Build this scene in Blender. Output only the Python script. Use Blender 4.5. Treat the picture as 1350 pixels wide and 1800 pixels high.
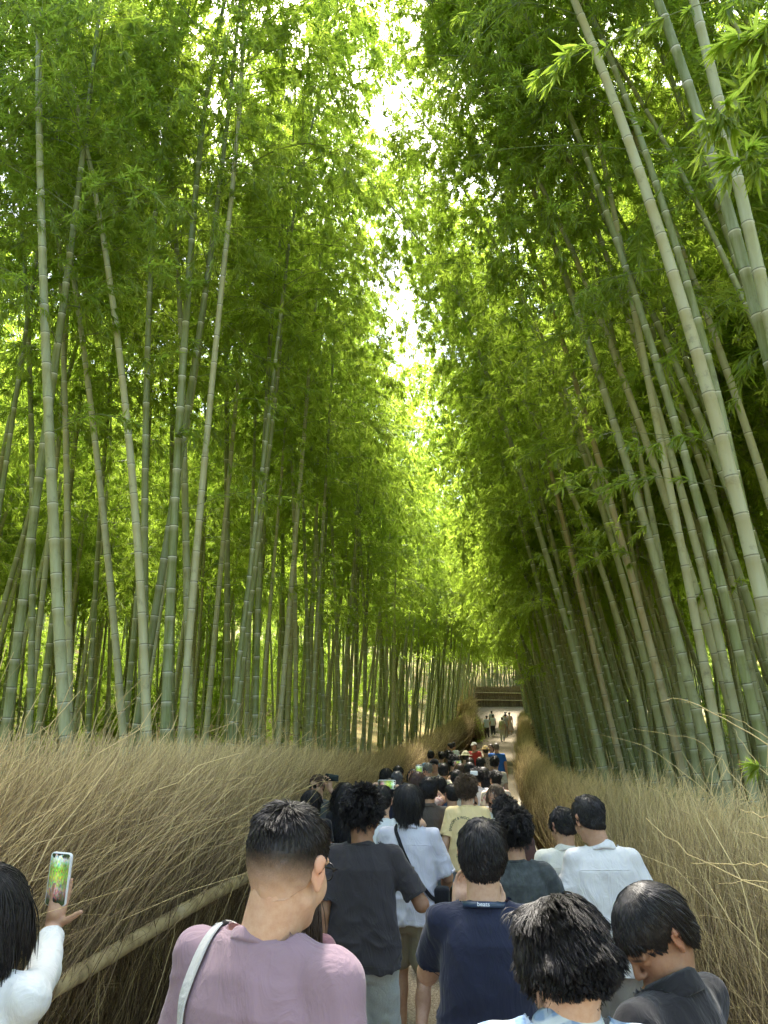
import bpy, math, random
import numpy as np
from mathutils import Vector, Matrix, Euler
from mathutils.bvhtree import BVHTree
random.seed(7); rng=np.random.default_rng(7)
for o in list(bpy.data.objects): bpy.data.objects.remove(o)
scene=bpy.context.scene; COL=scene.collection
# ---------------------------------------------------------------- camera
F=1353.; PITCH=math.radians(16.5); YAW=math.atan(145*math.cos(PITCH)/F)
CAM=np.array([0,0,1.9])
cd=bpy.data.cameras.new('camera'); cam=bpy.data.objects.new('camera',cd); COL.objects.link(cam)
cam.location=CAM; cam.rotation_euler=(math.pi/2+PITCH,0,YAW)
cd.sensor_fit='VERTICAL'; cd.sensor_height=24; cd.lens=24*F/1800; cd.clip_start=.05; cd.clip_end=2000
scene.camera=cam
_fh=np.array([-math.sin(YAW),math.cos(YAW),0]); _R=np.array([math.cos(YAW),math.sin(YAW),0]); _Z=np.array([0,0,1.])
_f=_fh*math.cos(PITCH)+_Z*math.sin(PITCH); _U=-_fh*math.sin(PITCH)+_Z*math.cos(PITCH)
def at(u,v,y):                       # where the sight line through a photo point stands y metres up the path
    d=_f+_R*(u-675)/F+_U*(900-v)/F
    return CAM+d*y/d[1]
# ---------------------------------------------------------------- light
SUN_EL=math.radians(62); SUN_AZ=math.radians(-14)      # azimuth from +Y towards +X
w=bpy.data.worlds.new('World'); scene.world=w; w.use_nodes=True
nt=w.node_tree; bg=nt.nodes['Background']; sky=nt.nodes.new('ShaderNodeTexSky'); sky.sky_type='NISHITA'
sky.sun_disc=False; sky.sun_elevation=SUN_EL; sky.sun_rotation=SUN_AZ; sky.dust_density=3.2; sky.air_density=1.0; sky.ozone_density=.6
nt.links.new(sky.outputs[0],bg.inputs[0]); bg.inputs[1].default_value=.15
sl=bpy.data.lights.new('sun','SUN'); sl.energy=4.4; sl.angle=math.radians(9); sl.color=(1,.93,.82)
so=bpy.data.objects.new('sun',sl); COL.objects.link(so)
sd=Vector((math.sin(SUN_AZ)*math.cos(SUN_EL),math.cos(SUN_AZ)*math.cos(SUN_EL),math.sin(SUN_EL)))
so.rotation_euler=sd.to_track_quat('Z','Y').to_euler(); so.location=(0,0,30)
vs=scene.view_settings; vs.view_transform='Standard'; vs.look='None'; vs.exposure=2.8; vs.gamma=1; vs.use_curve_mapping=False
cy=scene.cycles; cy.max_bounces=7; cy.diffuse_bounces=4; cy.transmission_bounces=4; cy.glossy_bounces=2; cy.transparent_max_bounces=8
cy.use_denoising=True; cy.caustics_reflective=False; cy.caustics_refractive=False; cy.sample_clamp_indirect=4
try: cy.denoiser='OPENIMAGEDENOISE'; cy.denoising_prefilter='ACCURATE'
except Exception: pass
# ---------------------------------------------------------------- helpers
def lin(r,g,b):
    f=lambda c:(c/12.92 if c<=.04045 else ((c+.055)/1.055)**2.4)
    return (f(r/255),f(g/255),f(b/255),1)
def new_mesh(name,V,faces_list,smooth=True,uvs=None,attrs=None,mats=(),mat_idx=None):
    """V (n,3); faces_list: list of int arrays (m,k)"""
    me=bpy.data.meshes.new(name); V=np.asarray(V,np.float32)
    me.vertices.add(len(V)); me.vertices.foreach_set('co',V.ravel())
    fl=[np.asarray(f,np.int32) for f in faces_list if len(f)]
    tot=np.concatenate([np.full(len(f),f.shape[1],np.int32) for f in fl]); idx=np.concatenate([f.ravel() for f in fl])
    st=np.zeros(len(tot),np.int32); st[1:]=np.cumsum(tot)[:-1]
    me.loops.add(len(idx)); me.loops.foreach_set('vertex_index',idx)
    me.polygons.add(len(tot)); me.polygons.foreach_set('loop_start',st)
    try: me.polygons.foreach_set('loop_total',tot)
    except Exception: pass
    me.polygons.foreach_set('use_smooth',np.full(len(tot),bool(smooth)))
    if mat_idx is not None: me.polygons.foreach_set('material_index',np.asarray(mat_idx,np.int32))
    me.update(calc_edges=True)
    if uvs is not None:
        l=me.uv_layers.new(name='UVMap'); l.data.foreach_set('uv',np.asarray(uvs,np.float32)[idx].ravel())
    for k,a in (attrs or {}).items():
        at_=me.attributes.new(k,'FLOAT','POINT'); at_.data.foreach_set('value',np.asarray(a,np.float32))
    for m in mats: me.materials.append(m)
    return me
def obj(name,me,parent=None,mat=None):
    o=bpy.data.objects.new(name,me); COL.objects.link(o)
    if mat is not None: me.materials.append(mat)
    if parent is not None: o.parent=parent
    return o
def tag(o,label=None,cat=None,group=None,kind=None):
    if label: o['label']=label
    if cat: o['category']=cat
    if group: o['group']=group
    if kind: o['kind']=kind
    return o
def empty(name,loc=(0,0,0),rz=0):
    o=bpy.data.objects.new(name,None); COL.objects.link(o); o.location=loc; o.rotation_euler=(0,0,rz); o.empty_display_size=.1; return o
class MB:
    """collects vertices and faces"""
    def __init__(s): s.V=[];s.Q=[];s.T=[];s.n=0;s.A=[];s.UV=[]
    def add(s,V,Q=None,T=None,a=0.,uv=None):
        V=np.asarray(V,float).reshape(-1,3); s.V.append(V)
        if Q is not None and len(Q): s.Q.append(np.asarray(Q)+s.n)
        if T is not None and len(T): s.T.append(np.asarray(T)+s.n)
        s.A.append(np.broadcast_to(np.asarray(a,float),(len(V),)).copy())
        s.UV.append(np.zeros((len(V),2)) if uv is None else np.asarray(uv,float)); s.n+=len(V)
    def mesh(s,name,mats=(),smooth=True,attr='tone'):
        fl=[]
        if s.Q: fl.append(np.concatenate(s.Q))
        if s.T: fl.append(np.concatenate(s.T))
        return new_mesh(name,np.concatenate(s.V),fl,smooth,np.concatenate(s.UV),{attr:np.concatenate(s.A)},mats)
def frames(P):
    """tangent frames of polylines P (n,k,3)"""
    T=np.gradient(P,axis=1); T/=np.linalg.norm(T,axis=2,keepdims=True)+1e-9
    ref=np.where(np.abs(T[...,2:3])>.9,np.array([1.,0,0]),np.array([0,0,1.]))
    ref=np.broadcast_to(ref[:,:1],T.shape)
    X=np.cross(T,ref); X/=np.linalg.norm(X,axis=2,keepdims=True)+1e-9
    return X,np.cross(T,X)
def tubes(P,rad,sides=3):
    """many tubes at once: P (n,k,3), rad (n,k) -> V,Q,(u,v) ; open ended with tapered tips"""
    n,k,_=P.shape; X,Y=frames(P)
    a=np.arange(sides)*2*np.pi/sides
    V=P[:,:,None,:]+rad[:,:,None,None]*(np.cos(a)[None,None,:,None]*X[:,:,None,:]+np.sin(a)[None,None,:,None]*Y[:,:,None,:])
    base=(np.arange(n)*k*sides)[:,None,None]; i=(np.arange(k-1)*sides)[None,:,None]; j=np.arange(sides)[None,None,:]; j2=(j+1)%sides
    Q=np.stack([base+i+j,base+i+j2,base+i+sides+j2,base+i+sides+j],-1).reshape(-1,4)
    return V.reshape(-1,3),Q
def sweep(pts,rad,sides=12,cap=True):
    P=np.asarray(pts,float)[None]; r=np.broadcast_to(np.asarray(rad,float),(P.shape[1],))[None]
    V,Q=tubes(P,r,sides); T=[]
    if cap:
        n=len(V); V=np.vstack([V,P[0,0],P[0,-1]]); j=np.arange(sides); b=n-sides
        T=np.vstack([np.stack([np.full(sides,n),(j+1)%sides,j],1),np.stack([np.full(sides,n+1),b+j,b+(j+1)%sides],1)])
    return V,Q,T
def box(cx,cy,cz,sx,sy,sz,bev=0):
    """rounded box as V,Q"""
    b=bev
    if b<=0:
        V=np.array([[x,y,z] for x in(-1,1) for y in(-1,1) for z in(-1,1)],float)*np.array([sx,sy,sz])/2+[cx,cy,cz]
        return V,np.array([[0,1,3,2],[4,6,7,5],[0,4,5,1],[2,3,7,6],[0,2,6,4],[1,5,7,3]])
    import bmesh
    bm=bmesh.new(); bmesh.ops.create_cube(bm,size=1)
    for v in bm.verts: v.co=Vector((v.co.x*sx,v.co.y*sy,v.co.z*sz))
    bmesh.ops.bevel(bm,geom=bm.edges[:],offset=b,segments=3,affect='EDGES',profile=.5)
    bmesh.ops.triangulate(bm,faces=bm.faces[:])
    bm.verts.ensure_lookup_table()
    V=np.array([v.co[:] for v in bm.verts])+[cx,cy,cz]; T=np.array([[v.index for v in f.verts] for f in bm.faces]); bm.free()
    return V,T
# value noise
_perm=rng.permutation(4096)
def _h(i,j,k): return _perm[(_perm[(_perm[i&4095]+j)&4095]+k)&4095]/4095.
def vnoise(p):
    p=np.asarray(p,float); i=np.floor(p).astype(np.int64); f=p-i; f=f*f*(3-2*f)
    r=0
    for dx in(0,1):
        for dy in(0,1):
            for dz in(0,1):
                wgt=(f[...,0] if dx else 1-f[...,0])*(f[...,1] if dy else 1-f[...,1])*(f[...,2] if dz else 1-f[...,2])
                r=r+wgt*_h(i[...,0]+dx,i[...,1]+dy,i[...,2]+dz)
    return r*2-1
# ---------------------------------------------------------------- materials
def nodes(name):
    m=bpy.data.materials.new(name); m.use_nodes=True; t=m.node_tree; b=t.nodes['Principled BSDF']
    return m,t,b
def N(t,typ,**kw):
    n=t.nodes.new(typ)
    for k,v in kw.items():
        if k.startswith('i_'): n.inputs[int(k[2:]) if k[2:].isdigit() else k[2:]].default_value=v
        else: setattr(n,k,v)
    return n
def ramp(t,src,stops):
    r=t.nodes.new('ShaderNodeValToRGB'); e=r.color_ramp.elements
    while len(e)<len(stops): e.new(.5)
    for q,(p,c) in zip(e,stops): q.position=p; q.color=c if len(c)==4 else (*c,1)
    t.links.new(src,r.inputs[0]); return r.outputs[0]
def mix(t,fac,a,b,mode='MIX'):
    m=t.nodes.new('ShaderNodeMix'); m.data_type='RGBA'; m.blend_type=mode
    for s,v in ((0,fac),(6,a),(7,b)):
        if hasattr(v,'default_value'): t.links.new(v,m.inputs[s])
        else: m.inputs[s].default_value=v
    return m.outputs[2]
def math_(t,op,a,b=0.):
    m=t.nodes.new('ShaderNodeMath'); m.operation=op
    for s,v in ((0,a),(1,b)):
        if hasattr(v,'default_value'): t.links.new(v,m.inputs[s])
        else: m.inputs[s].default_value=v
    return m.outputs[0]
def noise(t,scale,detail=3,coord='Object',vec=None,rough=.55):
    n=N(t,'ShaderNodeTexNoise'); n.inputs['Scale'].default_value=scale; n.inputs['Detail'].default_value=detail; n.inputs['Roughness'].default_value=rough
    if vec is None:
        tc=N(t,'ShaderNodeTexCoord'); vec=tc.outputs[coord]
    t.links.new(vec,n.inputs['Vector']); return n.outputs[0]
def bump(t,b,h,strength=.3,dist=.01):
    n=N(t,'ShaderNodeBump'); n.inputs['Strength'].default_value=strength; n.inputs['Distance'].default_value=dist
    t.links.new(h,n.inputs['Height']); t.links.new(n.outputs[0],b.inputs['Normal'])
def mat_plain(name,c,rough=.7,spec=.3,metal=0):
    m,t,b=nodes(name); n=noise(t,35,3)
    col=mix(t,n,(c[0]*.9,c[1]*.9,c[2]*.9,1),(min(1,c[0]*1.08),min(1,c[1]*1.08),min(1,c[2]*1.08),1)); t.links.new(col,b.inputs['Base Color'])
    b.inputs['Roughness'].default_value=rough; b.inputs['Specular IOR Level'].default_value=spec; b.inputs['Metallic'].default_value=metal
    return m
def mat_leaf(name,c1,c2,trans):
    m=bpy.data.materials.new(name); m.use_nodes=True; t=m.node_tree; t.nodes.remove(t.nodes['Principled BSDF']); out=t.nodes['Material Output']
    at_=N(t,'ShaderNodeAttribute',attribute_name='tone'); oi=N(t,'ShaderNodeObjectInfo')
    v=math_(t,'ADD',math_(t,'MULTIPLY',at_.outputs['Fac'],.7),math_(t,'MULTIPLY',oi.outputs['Random'],.3))
    col=ramp(t,v,[(0,c1),(1,c2)]); tcol=ramp(t,v,[(0,trans[0]),(1,trans[1])])
    d=N(t,'ShaderNodeBsdfDiffuse'); t.links.new(col,d.inputs[0])
    tr=N(t,'ShaderNodeBsdfTranslucent'); t.links.new(tcol,tr.inputs[0])
    g=N(t,'ShaderNodeBsdfGlossy'); g.inputs['Roughness'].default_value=.42; g.inputs[0].default_value=(.8,.9,.8,1)
    a=N(t,'ShaderNodeMixShader'); a.inputs[0].default_value=.58; t.links.new(d.outputs[0],a.inputs[1]); t.links.new(tr.outputs[0],a.inputs[2])
    f=N(t,'ShaderNodeMixShader'); f.inputs[0].default_value=.04; t.links.new(a.outputs[0],f.inputs[1]); t.links.new(g.outputs[0],f.inputs[2])
    t.links.new(f.outputs[0],out.inputs[0]); return m
# ================================================================ SETTING
def itp(tab,y):
    X=[a for a,_ in tab]; Z=[b for _,b in tab]; return np.interp(y,X,Z)
PZ=[(-40,.7),(0,0),(8,-.15),(18,-.35),(24,-.15),(29,.15),(45,1.25),(51,1.8),(58,2.1),(65,2.6),(75,3.8),(85,5.3),(92,5.9),(110,8.5),(140,16),(220,34)]
RE=[(-40,1.45),(0,1.45),(9,1.4),(15,1.35),(25,1.6),(35,2.2),(50,3.3),(65,4.3),(75,4.8),(85,5.2),(300,5.2)]
LE=[(-40,-2.15),(10,-2.15),(20,-1.95),(30,-1.25),(45,.0),(60,.9),(85,1.2),(300,1.2)]
_ys=np.linspace(-40,300,3401)
def _smooth(tab,w=41):
    z=itp(tab,_ys); k=np.hanning(w); k/=k.sum(); return np.convolve(np.pad(z,w//2,'edge'),k,'valid')
_pz,_re,_le=_smooth(PZ),_smooth(RE),_smooth(LE)
def pz(y): return np.interp(y,_ys,_pz)
def re(y): return np.interp(y,_ys,_re)
def le(y): return np.interp(y,_ys,_le)
def sst(a,b,x):
    t=np.clip((x-a)/(b-a),0,1); return t*t*(3-2*t)
def ground(x,y):
    x=np.asarray(x,float); y=np.asarray(y,float)
    z=pz(y)
    L=le(y)-x; Rr=x-re(y)
    z=z+sst(1.0,14,L)*sst(16,46,y)*2.6*(1-.6*sst(70,100,y))+sst(.6,3,L)*.12
    z=z+sst(17,60,L)*13+sst(1.2,8,Rr)*.25*sst(5,20,y)+sst(14,60,Rr)*13
    out=sst(.4,1.5,np.maximum(L,Rr))*(y<72)+(y>=90)
    z=z+out*.10*vnoise(np.stack([x*.35,y*.35,x*0],-1))+out*.03*vnoise(np.stack([x*1.7,y*1.7,x*0+3],-1))
    return z
def g1(x,y): return float(ground(x,y))
# --- materials
def mat_ground():
    m,t,b=nodes('leaf_litter'); n=noise(t,.5,4); n2=noise(t,14,6,rough=.75); 
    vo=N(t,'ShaderNodeTexVoronoi'); vo.inputs['Scale'].default_value=16; tc=N(t,'ShaderNodeTexCoord'); t.links.new(tc.outputs['Object'],vo.inputs['Vector'])
    lit=ramp(t,n2,[(.3,(.07,.055,.022)),(.5,(.18,.145,.06)),(.72,(.27,.22,.10))])
    dark=ramp(t,n2,[(.3,(.03,.035,.012)),(.7,(.14,.13,.05))])
    c=mix(t,ramp(t,n,[(.38,(0,0,0)),(.55,(1,1,1))]),dark,lit); c=mix(t,.35,c,vo.outputs['Color'],'SOFT_LIGHT')
    t.links.new(c,b.inputs['Base Color']); b.inputs['Roughness'].default_value=.95; b.inputs['Specular IOR Level'].default_value=.1
    bump(t,b,n2,.8,.05); return m
def mat_path():
    m,t,b=nodes('aggregate_path'); vo=N(t,'ShaderNodeTexVoronoi'); vo.inputs['Scale'].default_value=110
    tc=N(t,'ShaderNodeTexCoord'); t.links.new(tc.outputs['Object'],vo.inputs['Vector'])
    sep=N(t,'ShaderNodeSeparateColor'); t.links.new(vo.outputs['Color'],sep.inputs[0])
    c=ramp(t,sep.outputs[0],[(0,(.055,.045,.03)),(.35,(.17,.135,.09)),(.75,(.20,.17,.115)),(1,(.36,.32,.25))])
    n=noise(t,.9,5); c=mix(t,ramp(t,n,[(.35,(0,0,0)),(.65,(1,1,1))]),mix(t,.35,c,(.18,.14,.08,1)),c)
    t.links.new(c,b.inputs['Base Color']); b.inputs['Roughness'].default_value=.9; b.inputs['Specular IOR Level'].default_value=.2
    bump(t,b,vo.outputs['Distance'],.5,.006); return m
M_GROUND,M_PATH=mat_ground(),mat_path()
# --- ground sheet
def grid(xs,ys,zf):
    X,Y=np.meshgrid(xs,ys); Z=zf(X,Y); V=np.stack([X,Y,Z],-1).reshape(-1,3); nx,ny=len(xs),len(ys)
    i=np.arange(ny-1)[:,None]*nx; j=np.arange(nx-1)[None]; a=(i+j)
    return V,np.stack([a,a+1,a+nx+1,a+nx],-1).reshape(-1,4)
xs=np.concatenate([np.linspace(-260,-40,23)[:-1],np.linspace(-40,-6,69)[:-1],np.linspace(-6,10,81)[:-1],np.linspace(10,40,61)[:-1],np.linspace(40,260,23)])
ys=np.concatenate([np.linspace(-120,-6,20)[:-1],np.linspace(-6,100,266)[:-1],np.linspace(100,400,40)])
V,Q=grid(xs,ys,ground); o=obj('forest_ground',new_mesh('forest_ground',V,[Q],mats=[M_GROUND])); tag(o,kind='structure')
# --- path sheet (runs up the valley and turns right in front of the far fence)
MBp=MB(); ys_=np.concatenate([np.linspace(-20,74,380)]); t_=np.linspace(0,1,15)
X=le(ys_)[:,None]*(1-t_)+re(ys_)[:,None]*t_; Y=np.broadcast_to(ys_[:,None],X.shape); V=np.stack([X,Y,pz(Y)+.012+.012*np.sin(np.pi*t_)[None]],-1)
nx=15; a=np.arange(len(ys_)-1)[:,None]*nx+np.arange(nx-1)[None]; MBp.add(V.reshape(-1,3),np.stack([a,a+1,a+nx+1,a+nx],-1).reshape(-1,4))
xs2=np.linspace(1.0,24,60); ys2=np.linspace(74,84.3,24); V,Q=grid(xs2,ys2,lambda x,y:ground(x,y)+.02); MBp.add(V,Q)
o=obj('path',MBp.mesh('path',[M_PATH])); tag(o,kind='structure')
# ================================================================ BRUSHWOOD FENCES
def mat_twig():
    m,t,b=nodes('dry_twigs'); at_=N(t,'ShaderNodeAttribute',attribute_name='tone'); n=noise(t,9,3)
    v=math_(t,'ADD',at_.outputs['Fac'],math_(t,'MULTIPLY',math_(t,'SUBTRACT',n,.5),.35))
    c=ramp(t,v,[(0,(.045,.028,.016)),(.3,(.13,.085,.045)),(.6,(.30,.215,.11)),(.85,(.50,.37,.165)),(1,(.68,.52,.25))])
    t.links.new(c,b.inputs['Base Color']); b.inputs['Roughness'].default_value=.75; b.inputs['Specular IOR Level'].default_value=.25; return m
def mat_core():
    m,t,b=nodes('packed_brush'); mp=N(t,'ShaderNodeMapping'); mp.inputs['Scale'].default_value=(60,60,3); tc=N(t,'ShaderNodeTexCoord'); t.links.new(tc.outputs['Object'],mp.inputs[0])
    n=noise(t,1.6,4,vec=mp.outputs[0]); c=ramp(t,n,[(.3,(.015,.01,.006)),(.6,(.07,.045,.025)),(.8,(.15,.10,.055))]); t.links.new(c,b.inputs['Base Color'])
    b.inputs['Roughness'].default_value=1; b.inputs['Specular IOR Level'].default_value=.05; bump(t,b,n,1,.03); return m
def mat_pole():
    m,t,b=nodes('dry_bamboo_pole'); mp=N(t,'ShaderNodeUVMap'); sx=N(t,'ShaderNodeSeparateXYZ'); t.links.new(mp.outputs[0],sx.inputs[0])
    fr=math_(t,'FRACT',sx.outputs[1]); ring=ramp(t,fr,[(0,(.15,.11,.06)),(.035,(.15,.11,.06)),(.05,(1,1,1)),(1,(1,1,1))])
    n=noise(t,7,6,rough=.7); c=ramp(t,n,[(.3,(.20,.14,.065)),(.5,(.44,.33,.16)),(.7,(.56,.45,.24))]); n3=noise(t,60,4,rough=.8)
    c=mix(t,ramp(t,n3,[(.60,(0,0,0)),(.70,(1,1,1))]),c,(.10,.075,.045,1)); c=mix(t,1.,c,ring,'MULTIPLY')
    t.links.new(c,b.inputs['Base Color']); b.inputs['Roughness'].default_value=.5; return m
M_TWIG,M_CORE,M_POLE=mat_twig(),mat_core(),mat_pole()
def pole(pts,r,name='rail',parent=None,node=.42,sides=14):
    pts=np.asarray(pts,float); d=np.r_[0,np.cumsum(np.linalg.norm(np.diff(pts,axis=0),axis=1))]; L=d[-1]
    s=[0];uv=[0.];rr=[r*.93]; k=0; p=.1*random.random()+.1
    nodes_=[]
    while p<L-.05: nodes_.append(p); p+=node*random.uniform(.8,1.2)
    allv=[]
    for i,q in enumerate(nodes_):
        allv+= [(q-.012,i+.98,r*.97),(q,i+1.0,r*1.05),(q+.006,i+1.02,r*.99),(q+.02,i+1.06,r*.95)]
    allv=[(0,.5,r*.94)]+allv+[(L,len(nodes_)+.5,r*.94)]
    S=np.array([a[0] for a in allv]); P=np.stack([np.interp(S,d,pts[:,i]) for i in range(3)],1)
    V,Q,T=sweep(P,[a[2] for a in allv],sides); uv=np.zeros((len(V),2)); uv[:len(S)*sides,1]=np.repeat([a[1] for a in allv],sides); uv[:len(S)*sides,0]=np.tile(np.arange(sides)/sides,len(S))
    mb=MB(); mb.add(V,Q,T,uv=uv); return obj(name,mb.mesh(name,[M_POLE]),parent)
def twigs(n,foot,along,lean_out,H,seed,y0,y1,rad=(.0016,.0035),fwd=.6,K=7,thick=.35,loose=.28,tb=0.,be=1.5):
    """n bent sticks. foot(y)->(x,z) of the fence face, out = sign away from the path"""
    r=np.random.default_rng(seed); y=r.uniform(y0,y1,n); dep=r.random(n)**1.3*thick
    z0=r.uniform(-.05,.75,n)*H*r.choice([0,1],n,p=[.4,.6]); L=H*r.uniform(.55,1.05,n); L=np.minimum(L,(H*1.05-z0*.9)*1.15)
    s=np.linspace(0,1,K)[None]; fx,fz=foot(y)
    zz0=z0/H
    ang0=r.normal(.04,.09,n); ang1=fwd*r.uniform(.5,1.45,n)+r.normal(0,.14,n)      # lean towards +along
    wild=r.random(n)<loose; ang1=np.where(wild,r.uniform(.1,1.5,n),ang1)
    hfrac=np.clip(zz0[:,None]+s*(L/H)[:,None],0,1.2)
    A=ang0[:,None]+(ang1-ang0)[:,None]*hfrac**be
    O=(r.normal(0,.09,n)[:,None]+lean_out*hfrac**1.2+np.where(wild,r.normal(0,.35,n),r.normal(0,.10,n))[:,None]*hfrac)
    cl=vnoise(np.stack([y*2.2,z0*2.5,np.full(n,seed*3.3)],-1))*.30+vnoise(np.stack([y*7,z0*5,np.full(n,seed*1.7)],-1))*.22; ang0=ang0+cl*.5; ang1=ang1+cl*1.2
    kink=r.normal(0,.36,(n,K)); kink2=r.normal(0,.34,(n,K))
    A=A+kink*.6; O=O+kink2*.6
    ds=(L/(K-1))[:,None]
    dx=np.sin(O)*ds*along; dy=np.sin(A)*ds; dz=np.cos(A)*np.cos(O)*ds
    P=np.zeros((n,K,3)); P[:,0,0]=fx+along*(dep+lean_out*.6*z0**1.2/H**.2*H*.5); P[:,0,1]=y+np.sin(.25*fwd)*z0; P[:,0,2]=fz+z0
    P[:,1:,0]=P[:,:1,0]+np.cumsum(dx,1)[:,:-1]; P[:,1:,1]=P[:,:1,1]+np.cumsum(dy,1)[:,:-1]; P[:,1:,2]=P[:,:1,2]+np.cumsum(dz,1)[:,:-1]
    ra=(rad[0]*.75+(rad[1]*1.35-rad[0]*.75)*r.random(n)**2.2)[:,None]*np.linspace(1,.35,K)[None]
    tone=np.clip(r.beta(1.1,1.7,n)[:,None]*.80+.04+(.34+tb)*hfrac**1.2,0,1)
    return P,ra,tone
def split_tips(P,ra,tone,seed,frac=.5):
    """short side twiglets near the tips"""
    r=np.random.default_rng(seed); n,K,_=P.shape; m=int(n*frac); i=r.integers(0,n,m); k=r.integers(K//2,K-1,m)
    p0=P[i,k]; d=P[i,k+1]-p0; d/=np.linalg.norm(d,axis=1,keepdims=True)+1e-9
    d=d+r.normal(0,.5,(m,3)); d/=np.linalg.norm(d,axis=1,keepdims=True)
    L=r.uniform(.04,.26,m)*r.uniform(.4,1,m); s=np.linspace(0,1,3)[None,:,None]
    bend=r.normal(0,.25,(m,1,3)); P2=p0[:,None]+(d[:,None]*s+bend*s*s)*L[:,None,None]
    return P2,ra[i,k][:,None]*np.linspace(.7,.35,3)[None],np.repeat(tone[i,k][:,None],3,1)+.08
def fence(label,sections,core,rails,name='brushwood_fence',stalks=()):
    root=empty(name,core[0][0]); tag(root,label,'fence','brushwood fences along the path')
    loc=np.array(core[0][0])
    mb=MB()
    for sec in sections:
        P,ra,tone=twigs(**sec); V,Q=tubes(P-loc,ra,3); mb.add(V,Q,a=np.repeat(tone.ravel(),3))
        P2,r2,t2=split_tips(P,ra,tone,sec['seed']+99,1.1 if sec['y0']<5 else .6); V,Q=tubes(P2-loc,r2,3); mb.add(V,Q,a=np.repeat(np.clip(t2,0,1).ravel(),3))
    for pts,r in stalks:
        P=np.array(pts)-loc; u=np.linspace(0,1,len(P)); uu=np.linspace(0,1,14); P=np.stack([np.interp(uu,u,P[:,j]) for j in range(3)],1); P[1:-1]=(P[:-2]+P[1:-1]*2+P[2:])/4; P+=rng.normal(0,.004,P.shape)
        V,Q,T=sweep(P,np.linspace(r,r*.35,14),6); mb.add(V,Q,T,a=.93)
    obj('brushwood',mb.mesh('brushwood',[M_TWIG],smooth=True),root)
    # packed core
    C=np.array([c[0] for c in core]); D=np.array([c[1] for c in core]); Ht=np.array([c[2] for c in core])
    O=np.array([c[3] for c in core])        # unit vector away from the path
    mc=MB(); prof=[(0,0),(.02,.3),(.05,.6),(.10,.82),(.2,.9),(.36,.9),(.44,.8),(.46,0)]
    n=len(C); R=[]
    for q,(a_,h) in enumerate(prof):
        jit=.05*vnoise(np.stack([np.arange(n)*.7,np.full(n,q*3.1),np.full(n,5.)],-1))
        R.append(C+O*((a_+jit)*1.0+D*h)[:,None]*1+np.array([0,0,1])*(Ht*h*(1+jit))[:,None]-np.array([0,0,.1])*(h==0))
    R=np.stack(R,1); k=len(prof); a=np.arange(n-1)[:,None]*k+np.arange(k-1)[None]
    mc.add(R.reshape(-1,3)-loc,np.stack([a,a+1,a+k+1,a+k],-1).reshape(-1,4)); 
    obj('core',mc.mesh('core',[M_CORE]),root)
    for pts,r in rails:
        pole(np.array(pts)-loc,r,'rail',root)
    return root
def rail_pts(fx,z,y0,y1,off,n=12):
    y=np.linspace(y0,y1,n); return [(fx(q)+off,q,float(pz(q))+z+.015*math.sin(q*1.3)) for q in y]
# left fence
HL=1.75
footL=lambda y:(le(y)-.02,pz(y)); footR=lambda y:(re(y)+.03,pz(y))
secL=[dict(n=30000,foot=footL,along=-1,lean_out=.02,H=HL,seed=1,y0=-.5,y1=12,fwd=.48,tb=.10),
      dict(n=7000,foot=footL,along=-1,lean_out=-.16,H=HL*1.03,seed=2,y0=-1,y1=12,tb=.12,fwd=.75,rad=(.0018,.0036),thick=.2),
      dict(n=900,foot=footL,along=-1,lean_out=-.15,H=HL*1.18,seed=5,y0=3.2,y1=13,fwd=.8,rad=(.002,.0045),loose=.8,tb=.25),
      dict(n=14000,foot=footL,along=-1,lean_out=-.1,H=HL,seed=3,y0=12,y1=27,fwd=.7,rad=(.003,.006),K=6),
      dict(n=12000,foot=footL,along=-1,lean_out=-.1,H=HL,seed=4,y0=27,y1=52,fwd=.7,rad=(.006,.012),K=5)]
coreL=[((float(le(y))-.06,y,float(pz(y))),-.0,HL*.86,(-1,0,0)) for y in np.arange(-1.5,52.1,.5)]
z8=lambda y0,y1,off=.15,z=.86:rail_pts(lambda q:float(le(q)),z,y0,y1,off)
fence('long brushwood fence with bamboo hand rails on the left of the path',secL,coreL,
  [(z8(-1,5.7,.17),.047),(z8(5.5,11.2,.19,.875),.05),(z8(10.9,18),.047),(z8(17.8,26),.045),(z8(26,35),.045),(z8(35,44),.045),(z8(44,51.5),.045),
   (rail_pts(lambda q:float(le(q)),.42,30,51,.08),.04)])
# right fence, flared away from the path
secR=[dict(n=26000,foot=footR,along=1,lean_out=.44,H=1.50,seed=11,tb=.26,be=.9,y0=.6,y1=12,fwd=1.35,thick=.3),
      dict(n=6500,foot=footR,along=1,lean_out=.55,H=1.60,seed=12,tb=.28,be=.9,y0=.4,y1=12,fwd=1.5,rad=(.002,.0045),loose=.3),
      dict(n=700,foot=footR,along=1,lean_out=.3,H=1.72,seed=15,y0=.6,y1=11,fwd=1.2,rad=(.002,.0055),loose=.7,tb=.35),
      dict(n=13000,foot=footR,along=1,lean_out=.42,H=1.52,seed=13,tb=.24,be=1.,y0=12,y1=27,fwd=1.2,rad=(.003,.0065),K=6),
      dict(n=14000,foot=footR,along=1,lean_out=.35,H=1.3,seed=14,tb=.22,y0=27,y1=68,fwd=.85,rad=(.006,.013),K=5)]
coreR=[((float(re(y))+.08,y,float(pz(y))),.55,.92,(1,0,0)) for y in np.arange(-1.5,68.1,.5)]
lo=lambda y0,y1:rail_pts(lambda q:float(re(q)),.36,y0,y1,-.02)
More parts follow.
